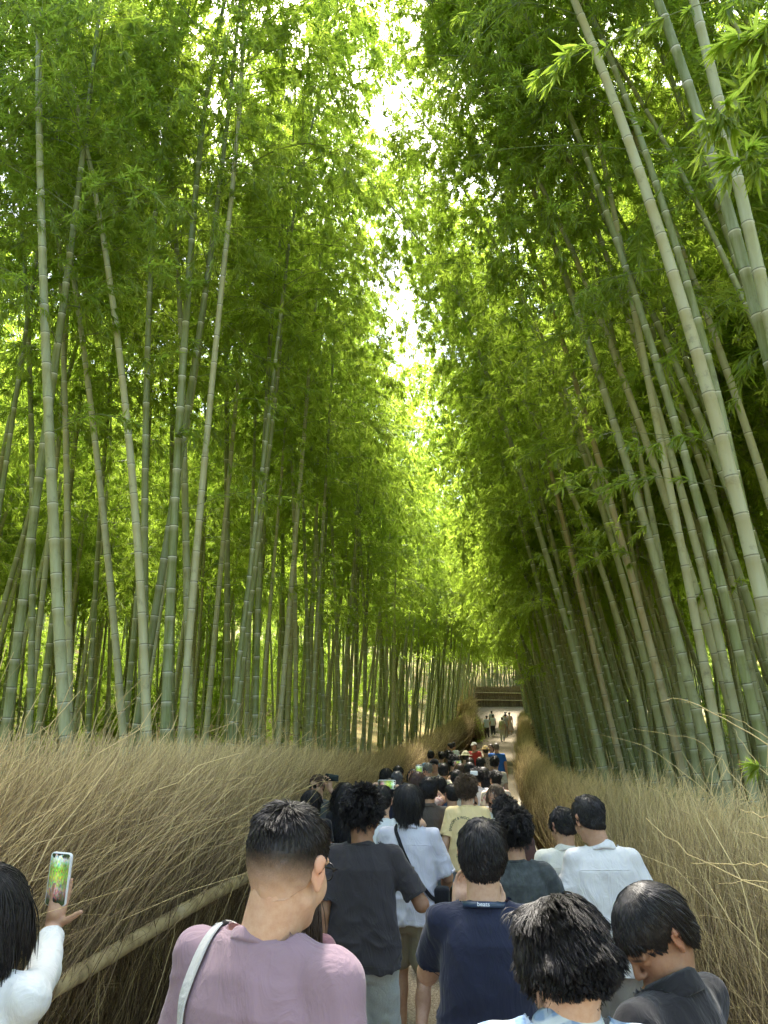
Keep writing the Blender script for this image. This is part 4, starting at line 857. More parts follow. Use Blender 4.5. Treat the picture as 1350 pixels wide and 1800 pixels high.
# ---- strands
def strands(CV,CQ,n,seed,style,scale=1.,rad=.0008,length=.05,whorl=(.012,-.055,.115),lift=.25,grav=.3,curl=0.,curlf=9.,front=.0,nape=None,part_=0.,K=7,clump=.5,skull=(.080,.100,.090),flow=1.):
    r=np.random.default_rng(seed); T=np.concatenate([CQ[:,[0,1,2]],CQ[:,[0,2,3]]]); A=CV[T[:,0]]; B=CV[T[:,1]]; C_=CV[T[:,2]]
    cr=np.cross(B-A,C_-A); ar=np.linalg.norm(cr,axis=1); cen=(A+B+C_)/3
    rd=cen-np.array([0,-.016,.02]); rd/=np.linalg.norm(rd,axis=1,keepdims=True); ok=((rd*cr).sum(1)/(ar+1e-15)>.62)|((rd*cr).sum(1)/(ar+1e-15)>.3)*(cen[:,2]<-.07)
    ar=ar*ok; i=r.choice(len(T),n,p=ar/ar.sum()); u=r.random((n,2)); fl=u.sum(1)>1; u[fl]=1-u[fl]
    p=A[i]+(B-A)[i]*u[:,:1]+(C_-A)[i]*u[:,1:]; nn=cr[i]/(ar[i][:,None]+1e-12)
    W=np.array(whorl); away=p-W; away-=(away*nn).sum(1,keepdims=True)*nn; away/=np.linalg.norm(away,axis=1,keepdims=True)+1e-6
    cn=np.stack([vnoise(p*28+seed+q*31) for q in range(3)],-1); swirl=np.cross(nn,away)
    d=away*flow+swirl*.35+cn*clump+r.normal(0,.06,(n,3))+nn*lift
    if part_: d[:,0]+=part_*(p[:,2]>.06)
    d[:,1]+=front*(p[:,1]>0)*(p[:,2]>.02); d/=np.linalg.norm(d,axis=1,keepdims=True)
    L=length*(1+.35*vnoise(p*22+seed*3)+.2*r.normal(0,1,n)); 
    if callable(nape): L=L*nape(p)
    kp=L>.0045; p,d,nn,L,i=p[kp],d[kp],nn[kp],L[kp],i[kp]; n=len(p)
    ds=L/(K-1); P=[p.copy()]; S=np.array(skull); cc=np.array([0,-.016,.034])
    for k in range(K-1):
        d=d+np.array([0,0,-1.])*(grav*(.25+k/(K-1))) ; d/=np.linalg.norm(d,axis=1,keepdims=True)
        p=p+d*ds[:,None]; q=(p-cc)/S; m=np.linalg.norm(q,axis=1); ins=(m<1)&(p[:,2]>-.045)
        if ins.any():
            nrm=q/S; nrm/=np.linalg.norm(nrm,axis=1,keepdims=True); p=np.where(ins[:,None],cc+q/m[:,None]*S,p); dd=(d*nrm).sum(1,keepdims=True); d=np.where(ins[:,None]&(dd<0),d-dd*nrm,d); d/=np.linalg.norm(d,axis=1,keepdims=True)+1e-9
        if curl and k<K-1:
            ph=vnoise(p*14+7)*6+k*curlf*.35; ax=np.cross(d,nn); p=p+(ax*np.cos(ph)[:,None]+nn*np.abs(np.sin(ph))[:,None])*curl
        P.append(p.copy())
    P=np.stack(P,1); cl_=np.floor(P[:,0]/(.009 if length<.05 else .012)).astype(np.int64); _,inv=np.unique(cl_,axis=0,return_inverse=True); inv=inv.ravel(); nc=inv.max()+1; ct=np.bincount(inv,minlength=nc)[:,None]
    for k in range(1,K):
        off=np.stack([np.bincount(inv,P[:,k,q],nc) for q in range(3)],1)/ct; P[:,k]+=(off[inv]-P[:,k])*(.62*(k/(K-1)))
    ra=np.full((n,1),rad)*np.array([1.0]*(K-2)+[.7,.25])[None]*r.uniform(.7,1.25,n)[:,None]*np.clip(L/.018,.3,1)[:,None]
    V,Q=tubes(P,ra,3); tone=np.clip(.45+.35*vnoise(P[:,0]*40)+r.normal(0,.2,n),0,1)
    return V,Q,np.repeat(tone,K*3)
HAIR=dict(
 short=dict(th=.014,len=.028,lift=.18,grav=.2,rad=.0009,clump=.45,n=1.3),
 fade=dict(th=.012,len=.030,lift=.25,grav=.1,rad=.0008,clump=.5,n=1.5),
 curly=dict(th=.023,len=.024,lift=.18,grav=.25,rad=.0011,clump=1.3,curl=.0075,curlf=9,n=1.5),
 wavy=dict(th=.026,len=.075,lift=.05,grav=.25,rad=.0009,clump=.8,curl=.0035,curlf=4,n=1.9,low=.01),
 shaggy=dict(th=.018,len=.105,lift=.03,grav=.6,rad=.0010,clump=.3,n=1.5,low=.03),
 straight=dict(th=.018,len=.09,lift=.03,grav=.45,rad=.0009,clump=.28,n=1.8,low=.0),
 long=dict(th=.016,len=.30,lift=.0,grav=1.1,rad=.0012,clump=.2,n=1.4,low=.05),
 bob=dict(th=.018,len=.14,lift=.0,grav=1.0,rad=.0013,clump=.2,n=1.3,low=.05),
 bun=dict(th=.010,len=.05,lift=.02,grav=-.2,rad=.001,clump=.15,n=1.))
DEF=dict(H=1.72,yaw=0.,head=(0,.05,0),hair='short',hairc=(.013,.011,.010),skin=(.50,.32,.22),top=('tee',(.5,.5,.5)),bottom=('trousers',(.05,.05,.06)),shoe=(.5,.5,.5),
     L=None,R=None,bw=1.,lean=0.,stride=.12,hem=.82,sleeve=.66,slack=1.,nod=0.)
def person(x,y,label,tk=None,**kw):
    """x,y on the path; every measure in a 1.75 m body, then scaled"""
    a=dict(DEF); a.update(kw); dist=math.hypot(x,y); sc=a['H']/1.75; bw=a['bw']
    hb=.009 if dist<3.4 else .012 if dist<6.5 else .017 if dist<12 else .026
    hc_=.0042 if dist<2.6 else .0055 if dist<5 else .008 if dist<9 else .013 if dist<16 else .019
    gz=g1(x,y) if not (le(y)<x<re(y)) else float(pz(y))+.02
    root=empty('person',(x,y,gz),a['yaw']); root.scale=(sc,)*3; tag(root,label,'person','people walking up the path')
    seed=a.get('seed',int(abs(x*131+y*977)*10)%9999); r=np.random.default_rng(seed)
    lean=a['lean']; cyf=lambda z:lean*max(0,z-.95)
    sk=mat_skin(a['skin'])
    # joints
    sh={s:np.array([s*.172*bw,cyf(1.40)-.008,1.398]) for s in(-1,1)}; hip={s:np.array([s*.088,0,.90]) for s in(-1,1)}
    st=a['stride']; ank={-1:np.array([-.095,st*1.1,.095]),1:np.array([.095,-st*1.2,.10+abs(st)*.35])}
    if st<0: ank={1:np.array([.095,-st*1.1,.095]),-1:np.array([-.095,st*1.2,.10+abs(st)*.35])}
    knee={}
    for s in(-1,1): knee[s],ank[s]=solve_arm(hip[s],ank[s],.415,.405,(0,1,0))
    arms={}
    for s,key in((-1,'L'),(1,'R')):
        q=a[key] or dict(t=(s*.245*bw,.03+.10*(-s)*np.sign(st)*min(1,abs(st)*6),.80+.01))
        t=np.array(q['t'],float); pole=q.get('pole',(s*.35,-1,-.15)); el,wr=solve_arm(sh[s],t,.285,.255,pole)
        dd=unit(wr-el); n=q.get('n',(-s,0.1,0)); d=q.get('d',dd if 't' in q and a[key] else (0,.15,-1)); arms[s]=(el,wr,unit(d),np.array(n,float),q)
    Hm=rotm(*a['head']); neck0=np.array([0,cyf(1.44)-.012,1.44]); hc=neck0+np.array([0,.02+.035*math.sin(a['head'][1]),.178-.02*abs(math.sin(a['head'][1]))])+a.get('hoff',np.zeros(3))
    nb=neck0; nt_=hc+Hm@np.array([0,-.020,-.055])
    # body
    bare_leg=a['bottom'][0] in('shorts','skirt','dress')
    B=[p_stack([(.80,0,0,.10,.07),(.86,0,0,.165,.105),(.95,0,cyf(.95),.165,.112),(1.06,0,cyf(1.06),.142*bw,.10),(1.20,0,cyf(1.2),.152*bw,.108),(1.33,0,cyf(1.33),.165*bw,.112),(1.41,0,cyf(1.41),.125*bw,.09),(1.46,0,cyf(1.46),.06,.055)],k=.03),
       p_cone(nb-np.array([0,0,.03]),nt_,.060,.052 if a.get('female') else .057,k=.025),p_cone(nb-np.array([0,.005,.02]),nt_+Hm@np.array([0,-.02,.02]),.052,.05,k=.02)]
    for s in(-1,1):
        el,wr,hd,hn,q=arms[s]
        B+=[p_cone((s*.045,cyf(1.44)-.01,1.415),sh[s],.032,.042,k=.02),p_cone(sh[s],el,.046,.040,k=.02),p_cone(el,el+(wr-el)*.35,.038,.040,k=.02),p_cone(el+(wr-el)*.35,wr,.040,.025,k=.015,),
            p_cone(hip[s],knee[s],.078,.050,k=.03),p_cone(knee[s],ank[s],.050 if bare_leg else .040,.036,k=.02)]+([p_ell(knee[s]+(ank[s]-knee[s])*.28+np.array([0,-.018,0]),(.052,.052,.11),k=.02)] if bare_leg else [])+[p_cone(ank[s]+np.array([0,-.02,-.05]),ank[s]+np.array([0,.11,-.06]),.034,.026,k=.02)]
    HP=[p_wrap(p,Hm,hc) for p in head_prims(open_mouth=a.get('mouth',False))]
    Hand={}
    for s in(-1,1):
        el,wr,hd,hn,q=arms[s]; sdir=q.get('s',np.cross(hd,hn)*(-s)); 
        if a[['L','R'][s>0]] is None: sdir=np.array([0,1,0.])
        Hand[s]=hand_prims(wr,hd,hn,sdir,q.get('curl',(.30,.38,.30)),thumb=q.get('thumb',(.55,.3)),g=1.04 if not a.get('female') else .94,curls=q.get('curls'))
    far=dist>11
    pieces=[]
    if far: V,Q=surf(B+HP+Hand[-1]+Hand[1],hb*.62 if dist<22 else hb*.8); V=relax(V,Q,1,.4); pieces=[(V,Q)]
    else:
        zt=1.40; V,Q=surf(B,hb,hi=np.array([.9,.9,1.43])if all(arms[s][1][2]<1.3 and arms[s][0][2]<1.35 for s in(-1,1)) else None); pieces.append((relax(V,Q,1,.5),Q))
        hh=hc_; V,Q=surf(B[:3]+HP,hh,lo=hc-np.array([.13,.15,.21]),hi=hc+np.array([.13,.16,.16])); pieces.append((V,Q))
        for s in(-1,1):
            el,wr,hd,hn,q=arms[s]; hh=q.get('h',.0034 if dist<2.6 else .0048 if dist<6.5 else .007)
            near_fore=[p_cone(el+(wr-el)*.35,wr,.040,.025,k=.015),p_cone(wr-(wr-el)*.02,wr+hd*.03,.0245,.022,k=.012,flat=(unit(hn-(hn@hd)*hd),1.25))]
            c=wr+hd*.07; V,Q=surf(near_fore+Hand[s],hh,lo=c-.16,hi=c+.16); 
            # keep only the part near the hand, it overlaps the forearm
            keep=((V[Q].mean(1)-wr)@(unit(wr-el)))>-.06; pieces.append((V,Q[keep]))
    V,Q=join(pieces)
    hp=(V-hc)@Hm; inh=(np.abs(hp)<.14).all(1)
    mo=a.get('mouth',False); zl=(-.0685 if mo else -.063)
    g_=lambda c,s_:np.exp(-(((hp-np.array(c))/np.array(s_))**2).sum(1))
    lip=np.clip(g_((0,.10,zl),(.020,.02,.012 if mo else .0075))*1.5,0,1)*inh*(hp[:,1]>.08)
    bro=np.clip((g_((.030,.088,.0215),(.0165,.03,.0036))+g_((-.030,.088,.0215),(.0165,.03,.0036)))*1.5,0,1)*inh
    fl=np.clip(g_((.088,-.015,-.005),(.012,.03,.04))+g_((-.088,-.015,-.005),(.012,.03,.04)),0,1)*.7*inh+.25*inh*(g_((0,.11,-.03),(.02,.02,.02)))
    part('body',(V,Q),root,sk,attrs=dict(lip=lip,brow=bro,flush=fl))
    if dist<40 and a.get('eyes',dist<9):
        for s in(-1,1):
            e=MB(); u_,v_=np.meshgrid(np.linspace(0,math.pi,9),np.arange(12)*math.pi/6); c=hc+Hm@np.array([s*.031,.0815,.001])
            sp=np.stack([np.sin(u_)*np.cos(v_),np.cos(u_),np.sin(u_)*np.sin(v_)],-1)
            for rr_,off,ma in((.0112,0,0),):
                P_=(sp.reshape(-1,3)*rr_)@Hm.T+c; i=np.arange(12)[:,None]*9+np.arange(8)[None]; j=(i+9)%(108); e.add(P_,np.stack([i,i+1,j+1,j],-1).reshape(-1,4))
            eo=obj('eye',e.mesh('eye',[M_EYE]),root); e=MB(); P_=(sp.reshape(-1,3)*.0062)@Hm.T+c+Hm@np.array([0,.0062,-.003 if a['head'][1]>.2 else 0]); e.add(P_,np.stack([i,i+1,j+1,j],-1).reshape(-1,4)); obj('iris',e.mesh('iris',[M_IRIS]),eo)
    # ---- clothes
    kind,tc_,*ex=a['top']; sl=a['sleeve']; hem=a['hem']; S=a['slack']; hs=hc_*1.25
    mt=mat_cloth(tc_,ex[0] if ex else 'knit',ex[1] if len(ex)>1 else None)
    fem=a.get('female',False)
    if kind!='none':
        wst=.150 if fem else .172
        tab=[(hem,0,cyf(hem)*.5+.0,(.212 if not fem else .20)*bw*S,.152*S),(1.0,0,cyf(1.0),(.200 if not fem else wst)*bw*S,.142*S),(1.12,0,cyf(1.12),(.188 if not fem else wst)*bw*S,.132*S),(1.25,0,cyf(1.25),.184*bw,.132),(1.34,0,cyf(1.34),.184*bw,.130),(1.40,0,cyf(1.40)-.004,.150*bw,.108),(1.46,0,cyf(1.46)-.012,.085*bw,.072),(1.475,0,cyf(1.47)-.015,.05,.05)]
        C=[p_stack(tab,k=.02,n=2.35)]
        cuts=[]
        for s in(-1,1):
            el,wr,_,_,q=arms[s]; C+=[p_cone((s*.050,cyf(1.44)-.012,1.436),sh[s]+np.array([0,0,.0]),.053,.051,k=.03)]
            if sl>0:
                sw=a.get('slw',1.)
                if sl<=1: e=sh[s]+(el-sh[s])*sl; ax=unit(el-sh[s]); base_=p_cone(sh[s]-(el-sh[s])*.03,e+ax*.08,.056,.069*sw,k=.03); rin=.054*sw
                else:
                    C+=[p_cone(sh[s],el,.062,.056,k=.035)]; e=el+(wr-el)*(sl-1); ax=unit(wr-el); base_=p_cone(el,e+ax*.06,.056,.044*sw,k=.02); rin=.034*sw
                def sfn(X,f0=base_[0],e=e,ax=ax,rin=rin):
                    p=X-e; t=p@ax; q=np.linalg.norm(p-t[...,None]*ax,axis=-1)
                    return np.maximum(np.maximum(f0(X),t),-np.maximum(q-rin,-(t+.02)))
                C.append((sfn,base_[1],base_[2],base_[3]))
        nax=unit(np.array([0,.22,1.])); ney=np.cross(nax,np.array([1.,0,0])); n0_=nb+np.array([0,.006,0]); nr_=.012 if fem else 0
        def stub(X,f0=p_cone(n0_-nax*.05,n0_+nax*.06,.086+nr_,.066+nr_)[0]):
            p=X-n0_; return np.maximum(f0(X),p@nax-(.008-.30*(p@ney)))
        C.append((stub,n0_-.12,n0_+.10,.02)); pr=list(C)
        # flat sleeve ends with a small opening, open neckline
        def neckcut(X):
            p=X-n0_; t=p@nax; q=np.linalg.norm(p-t[...,None]*nax,axis=-1)
            cyl=np.where(t>-.03+(-.02*(X[...,1]>nb[1])),.0635+nr_-q,-1.); return np.maximum(cyl,np.where((q<.088+nr_)&(t>-.03),t-(.0085-.30*(p@ney)),-1.))
        cuts.append(neckcut)
        cuts.append(lambda X:hem+.012*np.cos(np.arctan2(X[...,1],X[...,0])*2)*(1 if kind!='shirt' else 2)-X[...,2])
        lo=np.min([p[1] for p in C],0)-.03; 
        V,Q=surf(pr,hs,cuts=cuts,lo=lo); V=relax(V,Q,1,.35); V=wrinkle(V,Q,(.018 if dist<12 else .016)*a.get('wr',1.),seed)
        shirt=part('shirt' if kind!='dress' else 'dress_top',(V,Q),root,mt)
        tv=BVHTree.FromPolygons(V.tolist(),Q.tolist()) if dist<9 else None
        if tv is not None and dist<6.5 and kind!='dress':
            sm=MB()
            def ringseam(cen,axs,rad,rr_):
                e1=unit(np.cross(axs,[0.1,1,.2])); e2=np.cross(axs,e1); P=[]
                for t_ in np.linspace(0,2*math.pi,33):
                    q_=cen+rad*(math.cos(t_)*e1+math.sin(t_)*e2); h=tv.find_nearest(Vector(q_)); P.append(np.array(h[0])+np.array(h[1])*.0006)
                v_,q2,t2=sweep(P,rr_,5,False); sm.add(v_,q2)
            def lineseam(pts,rr_):
                P=[]
                for x_,z_ in pts:
                    h=tv.ray_cast(Vector((x_,-.7,z_)),Vector((0,1,0)))
                    if h[0] is not None: P.append(np.array(h[0])+np.array(h[1])*.0006)
                if len(P)>3: v_,q2,t2=sweep(P,rr_,5,False); sm.add(v_,q2)
            for s in(-1,1):
                el,wr,_,_,q=arms[s]
                if sl>0:
                    ax_=unit(el-sh[s]); 
                    if sl<=1: e=sh[s]+(el-sh[s])*sl; ringseam(e-ax_*.022,ax_,.08,.0011)
            lineseam([(t_,hem+.035+.012*math.cos(t_*8)) for t_ in np.linspace(-.17,.17,30)],.0011)
            if kind=='shirt': lineseam([(t_,1.352-.04*t_*t_*8) for t_ in np.linspace(-.15,.15,30)],.0022); lineseam([(.008,z_) for z_ in np.linspace(1.34,hem+.1,24)],.0016); lineseam([(-.008,z_) for z_ in np.linspace(1.34,hem+.1,24)],.0016)
            if sm.n: obj('seam',sm.mesh('seam',[mt]),shirt)
        # neckband: a ribbon lying on the cut edge
        th=np.linspace(0,2*math.pi,41)[:-1]; ex_=np.array([1,0,0])
        cb=MB(); rows=[]
        if kind=='shirt': prof=[(.064,-.03),(.0615,.034),(.0645,.039),(.075,.030),(.090,-.012),(.089,-.020),(.083,-.022)]
        else: prof=[(.069,-.022),(.0800,-.015),(.0790,-.010),(.0735,.007),(.0695,.0125),(.064,.010),(.0625,-.010)]
        if dist<14 and kind!='dress':
            for rr_,zz in prof:
                rr2=rr_+nr_; rows.append(n0_+rr2*np.cos(th)[:,None]*ex_+rr2*np.sin(th)[:,None]*ney+(zz-.30*rr2*np.sin(th))[:,None]*nax)
            Rw=np.stack(rows,1); k=len(prof); i=np.arange(40)[:,None]*k+np.arange(k-1)[None]; j=(np.arange(40)+1)[:,None]%40*k+np.arange(k-1)[None]
            cb.add(Rw.reshape(-1,3),np.stack([i,i+1,j+1,j],-1).reshape(-1,4)); obj('collar',cb.mesh('collar',[mt]),root)
    else: tv=None
    bk,bc,*bx_=a['bottom']; mb_=mat_cloth(bc,bx_[0] if bx_ else 'woven',bx_[1] if len(bx_)>1 else None); sd_=seed+5
    if bk in('trousers','shorts','jeans','sweats'):
        wd={'sweats':1.18,'trousers':1.05,'jeans':1.,'shorts':1.18}[bk]; C=[p_stack([(.80,0,-.005,.12,.09),(.86,0,-.008,.184,.130),(.96,0,0,.180,.127),(1.03,0,0,.164,.116)],k=.03)]
        for s in(-1,1):
            C.append(p_cone(hip[s],knee[s]+(hip[s]-knee[s])*(.30 if bk=='shorts' else 0),.090*wd,.084*wd,k=.03))
            if bk!='shorts': C.append(p_cone(knee[s],ank[s]+np.array([0,0,.01]),.083*wd,.064*wd,k=.03))
        cuts=[]
        if bk=='shorts': cuts=[lambda X:.53-X[...,2]]
        V,Q=surf(C,hb if dist<12 else hb*.8,cuts=cuts); V=relax(V,Q,1,.4); Nn=vnorm(V,Q); V=V+Nn*(.009*(1-2*np.abs(vnoise(V*np.array([9,9,5])+sd_)))+.004*vnoise(V*25+sd_))[:,None]; V[:,:2]*=(1-.09*sst(hem-.03,hem+.06,V[:,2]))[:,None]
        part({'sweats':'sweatpants','trousers':'trousers','jeans':'jeans','shorts':'shorts'}[bk],(V,Q),root,mb_)
    else:
        top_=1.10 if bk=='dress' else 1.04; lowz=bx_[2] if len(bx_)>2 else .38
        fold=lambda th,z:1+.07*np.clip((top_-z)/.5,0,1)*np.cos(th*11+1.3*np.sin(z*4+sd_)+2*np.sin(th*2+sd_))
        V,Q=surf([p_stack([(lowz,0,0,.30,.27),(.75,0,0,.225,.18),(.93,0,0,.185,.14),(top_,0,cyf(1.05),.150,.112)],k=.01,fold=fold,n=2)],hb*.8,hi=np.array([.36,.36,top_+.04])); V=relax(V,Q,1,.5); part('skirt',(V,Q),root,mb_)
    ms=mat_plain('shoe_upper',a['shoe'],.6) if ('shoe',a['shoe']) not in _mc else _mc[('shoe',a['shoe'])]; _mc[('shoe',a['shoe'])]=ms
    for s in(-1,1):
        b=ank[s]+np.array([0,0,-.095]); hl=b+np.array([0,-.035,.045]); to=b+np.array([0,.155,.032])
        V,Q=surf([p_cone(hl,to,.040,.030,k=.02),p_cone(hl+np.array([0,0,.0]),ank[s]+np.array([0,0,-.02]),.040,.042,k=.03),p_ell(b+np.array([s*.005,.10,.03]),(.046,.075,.034),k=.02)],.009 if dist<12 else .016,cuts=[lambda X:b[2]+.004-X[...,2]])
        part('shoe',(relax(V,Q,1,.4),Q),root,ms)
    # ---- hair
    hs_=a['hair']
    if hs_ and hs_!='none':
        hp_=dict(HAIR[hs_]); hp_.update(a.get('hairx',{})); mh=mat_hair(a['hairc'],a['skin']); lowx=hp_.get('low',0)
        cap=hair_sdf(hp_['th']*.62,low=lowx,side=hp_.get('side',1.),fr=a.get('fringe',0.)); pr=[cap]
        if hs_ in('long','bob') :
            zb=-.30 if hs_=='long' else -.14; zb=hp_.get('zb',zb)
            pr.append(p_stack([(zb,0,-.075,.05,.025),(zb*.5,0,-.075,.078,.034),(-.05,0,-.06,.085,.045),(.02,0,-.05,.08,.05)],k=.03))
        if hs_=='bun': pr.append(p_ell((0,-.12,.05),(.035,.035,.035),k=.01))
        V,Q=surf(pr,max(.005,hc_)); V=relax(V,Q,2,.5)
        amp={'curly':.010,'wavy':.007}.get(hs_,.003); Nn=vnorm(V,Q); V=V+Nn*(amp*vnoise(V*(45 if hs_=='curly' else 30)+seed)+amp*.5*vnoise(V*90+seed))[:,None]
        hb_=MB(); bare=np.zeros(len(V))
        if hs_=='fade': bare=np.clip((.030-V[:,2])/.095,0,1.15)**1.2*1.15
        if hs_=='fade': V=V-Nn*(np.clip(bare,0,1)**1.6*.0092)[:,None]
        parts_=[(V,Q,np.full(len(V),.35),bare)]
        ns=int((9000 if dist<2.6 else 5200 if dist<5.2 else 2600 if dist<8.5 else 900 if dist<14 else 260 if dist<24 else 0)*hp_['n']); rf=1 if dist<2.6 else 1.35 if dist<5.2 else 1.9 if dist<8.5 else 3.2 if dist<14 else 5
        if ns and a.get('hat') is None:
            def nape(p):
                f=np.ones(len(p))
                if hs_=='fade': f=np.clip((p[:,2]-.0)/.085,.06,1)**1.5
                if hs_=='short': f=np.clip((p[:,2]+.09)/.11,.35,1)
                if hs_=='straight': f=np.where((p[:,1]>-.02)&(p[:,2]<.055),.2,np.where((p[:,1]>-.03)&(np.abs(p[:,0])>.045),.5,np.where(p[:,1]>.03,.72,np.clip((p[:,2]+.10)/.10,.4,1))))
                if hs_ in ('curly','wavy'): f=np.clip((p[:,2]+.105)/.12,.3,1)*np.where(p[:,1]>.035,.55,1)
                f=np.where((p[:,1]>.03)&(hs_ in('long','bob','shaggy')),f*.5,f); return f
            V2,Q2,t2=strands(V,Q,ns,seed,hs_,length=hp_['len'],rad=hp_['rad']*rf,lift=hp_['lift'],grav=hp_['grav'],curl=hp_.get('curl',0),curlf=hp_.get('curlf',8),clump=hp_['clump'],front=a.get('front',.3),nape=nape,whorl=hp_.get('whorl',(.012,-.055,.115)),K=8 if dist<5 else 6,part_=hp_.get('part',0.),skull=(.0755+hp_['th']*.6,.0955+hp_['th']*.6,.085+hp_['th']*.6))
            parts_.append((V2,Q2,t2,np.zeros(len(V2))))
        VV=np.concatenate([p[0] for p in parts_])@Hm.T+hc; n0=0; QQ=[]
        HV=VV
        for p in parts_: QQ.append(p[1]+n0); n0+=len(p[0])
        obj('hair',new_mesh('hair',VV,QQ,True,None,dict(tone=np.concatenate([p[2] for p in parts_]),bare=np.concatenate([p[3] for p in parts_])),[mh]),root)
    W=np.array([0,0,0.])
    def H2(P): return np.asarray(P,float)@Hm.T+hc
    if a.get('glasses'):
        gm=MB()
        for s in(-1,1):
            th=np.linspace(0,2*math.pi,25); rr_=(.0225,.0185); P=np.stack([s*.0335+rr_[0]*np.sign(np.cos(th))*np.abs(np.cos(th))**.7,np.full(25,.105)-.25*np.abs(.0335+rr_[0]*np.cos(th)*1-.0)*.25,.000+rr_[1]*np.sign(np.sin(th))*np.abs(np.sin(th))**.7],1)
            V,Q,T=sweep(H2(P),.0019 if dist<6 else .003,6); gm.add(V,Q,T); V,Q,T=sweep(H2([(s*.057,.098,.004),(s*.078,.075,.006),(s*.086,.0,.006),(s*.087,-.022,-.008)]),.0019 if dist<6 else .003,6); gm.add(V,Q,T)
        V,Q,T=sweep(H2([(-.011,.106,.004),(0,.109,.006),(.011,.106,.004)]),.002,6); gm.add(V,Q,T); go=obj('glasses',gm.mesh('glasses',[M_BLACK]),root)
        if a['glasses']=='sun':
            for s in(-1,1):
                th=np.linspace(0,2*math.pi,25)[:-1]; P=np.stack([s*.0335+.022*np.cos(th),np.full(24,.104),.0185*np.sin(th)],1); P=np.vstack([P,P-np.array([0,.002,0])]); V=H2(np.vstack([P,[(s*.0335,.106,0),(s*.0335,.1,0)]])); i=np.arange(24)
                lm=MB(); lm.add(V,np.stack([i,(i+1)%24,(i+1)%24+24,i+24],1),np.vstack([np.stack([np.full(24,48),i,(i+1)%24],1),np.stack([np.full(24,49),24+(i+1)%24,24+i],1)])); obj('lens',lm.mesh('lens',[M_LENS]),go)
    ht=a.get('hat')
    if ht:
        hk,hcol=ht; 
        if hk=='cap': pr=[(lambda X,f=p_ell((0,-.012,.045),(.088,.108,.085))[0]:np.maximum(f(X),.035-X[...,2]),np.array([-.09,-.13,.03]),np.array([.09,.10,.135]),0),p_ell((0,.11,.040),(.062,.062,.008),rotm(pitch=.15),k=.008)]
        else: pr=[(lambda X,f=p_ell((0,-.012,.045),(.088,.105,.095))[0]:np.maximum(f(X),.035-X[...,2]),np.array([-.09,-.13,.03]),np.array([.09,.10,.145]),0),p_ell((0,-.01,.036),(.165,.18,.009),k=.012)]
        V,Q=surf(pr,.008); ho=part('hat',(H2(relax(V,Q,1,.4)),Q),root,mat_cloth(hcol,'straw'))
    return dict(root=root,hc=hc,Hm=Hm,nb=nb,arms=arms,tv=tv,sc=sc,loc=np.array([x,y,gz]),yaw=a['yaw'],sh=sh,dist=dist,cyf=cyf)
def to_world(pi,p):
    c,s=math.cos(pi['yaw']),math.sin(pi['yaw']); R=np.array([[c,-s,0],[s,c,0],[0,0,1]]); return (np.asarray(p,float)*pi['sc'])@R.T+pi['loc']
def dir_world(pi,d):
    c,s=math.cos(pi['yaw']),math.sin(pi['yaw']); R=np.array([[c,-s,0],[s,c,0],[0,0,1]]); return np.asarray(d,float)@R.T
def phone(pi,c,up,nrm,label,case=(.70,.72,.74),size=(.078,.160,.011),on=True):
    """c centre in the holder's frame; nrm points out of the screen"""
    c=to_world(pi,c); up=unit(dir_world(pi,up)); nr=unit(dir_world(pi,nrm)); up=unit(up-(up@nr)*nr); rt=np.cross(up,nr)
    root=empty('phone',c); tag(root,label,'phone','phones held up to film the bamboo')
    M=Matrix(((rt[0],up[0],nr[0]),(rt[1],up[1],nr[1]),(rt[2],up[2],nr[2]))); root.rotation_euler=M.to_euler()
    # rounded slab
    def slab(w,h,t,rad,z,nseg=6):
        pts=[]
        for cx_,cy_,a0 in((1,1,0),(-1,1,1),(-1,-1,2),(1,-1,3)):
            for i in range(nseg+1):
                t_=(a0+i/nseg)*math.pi/2; pts.append((cx_*(w/2-rad)+rad*math.cos(t_),cy_*(h/2-rad)+rad*math.sin(t_)))
        p=np.array(pts); n=len(p); V=np.vstack([np.c_[p*.985,np.full(n,z+t/2)],np.c_[p,np.full(n,z+t*.3)],np.c_[p,np.full(n,z-t*.3)],np.c_[p*.985,np.full(n,z-t/2)],[[0,0,z+t/2],[0,0,z-t/2]]])
        i=np.arange(n); j=(i+1)%n; Q=np.vstack([np.stack([i+k*n,i+(k+1)*n,j+(k+1)*n,j+k*n],1) for k in range(3)]); T=np.vstack([np.stack([np.full(n,4*n),i,j],1),np.stack([np.full(n,4*n+1),3*n+j,3*n+i],1)])
        uv=np.c_[V[:,0]/w+.5,V[:,1]/h+.5]; return V,Q,T,uv
    w,h,t=size; m=MB(); V,Q,T,uv=slab(w,h,t,.012,0); m.add(V,Q,T,uv=uv); k=mat_plain('phone_case',case,.4); obj('case',m.mesh('case',[k]),root)
    m=MB(); V,Q,T,uv=slab(w-.007,h-.007,.0012,.009,t/2+.0004); m.add(V,Q,T,uv=uv); obj('screen',m.mesh('screen',[M_SCREEN if on else M_LENS],smooth=False),root)
    m=MB(); V,T=box(-w*.22,h*.36,-t/2-.002,.03,.036,.004,.0015); m.add(V,None,T); obj('camera_bump',m.mesh('camera_bump',[M_BLACK]),root)
    return root
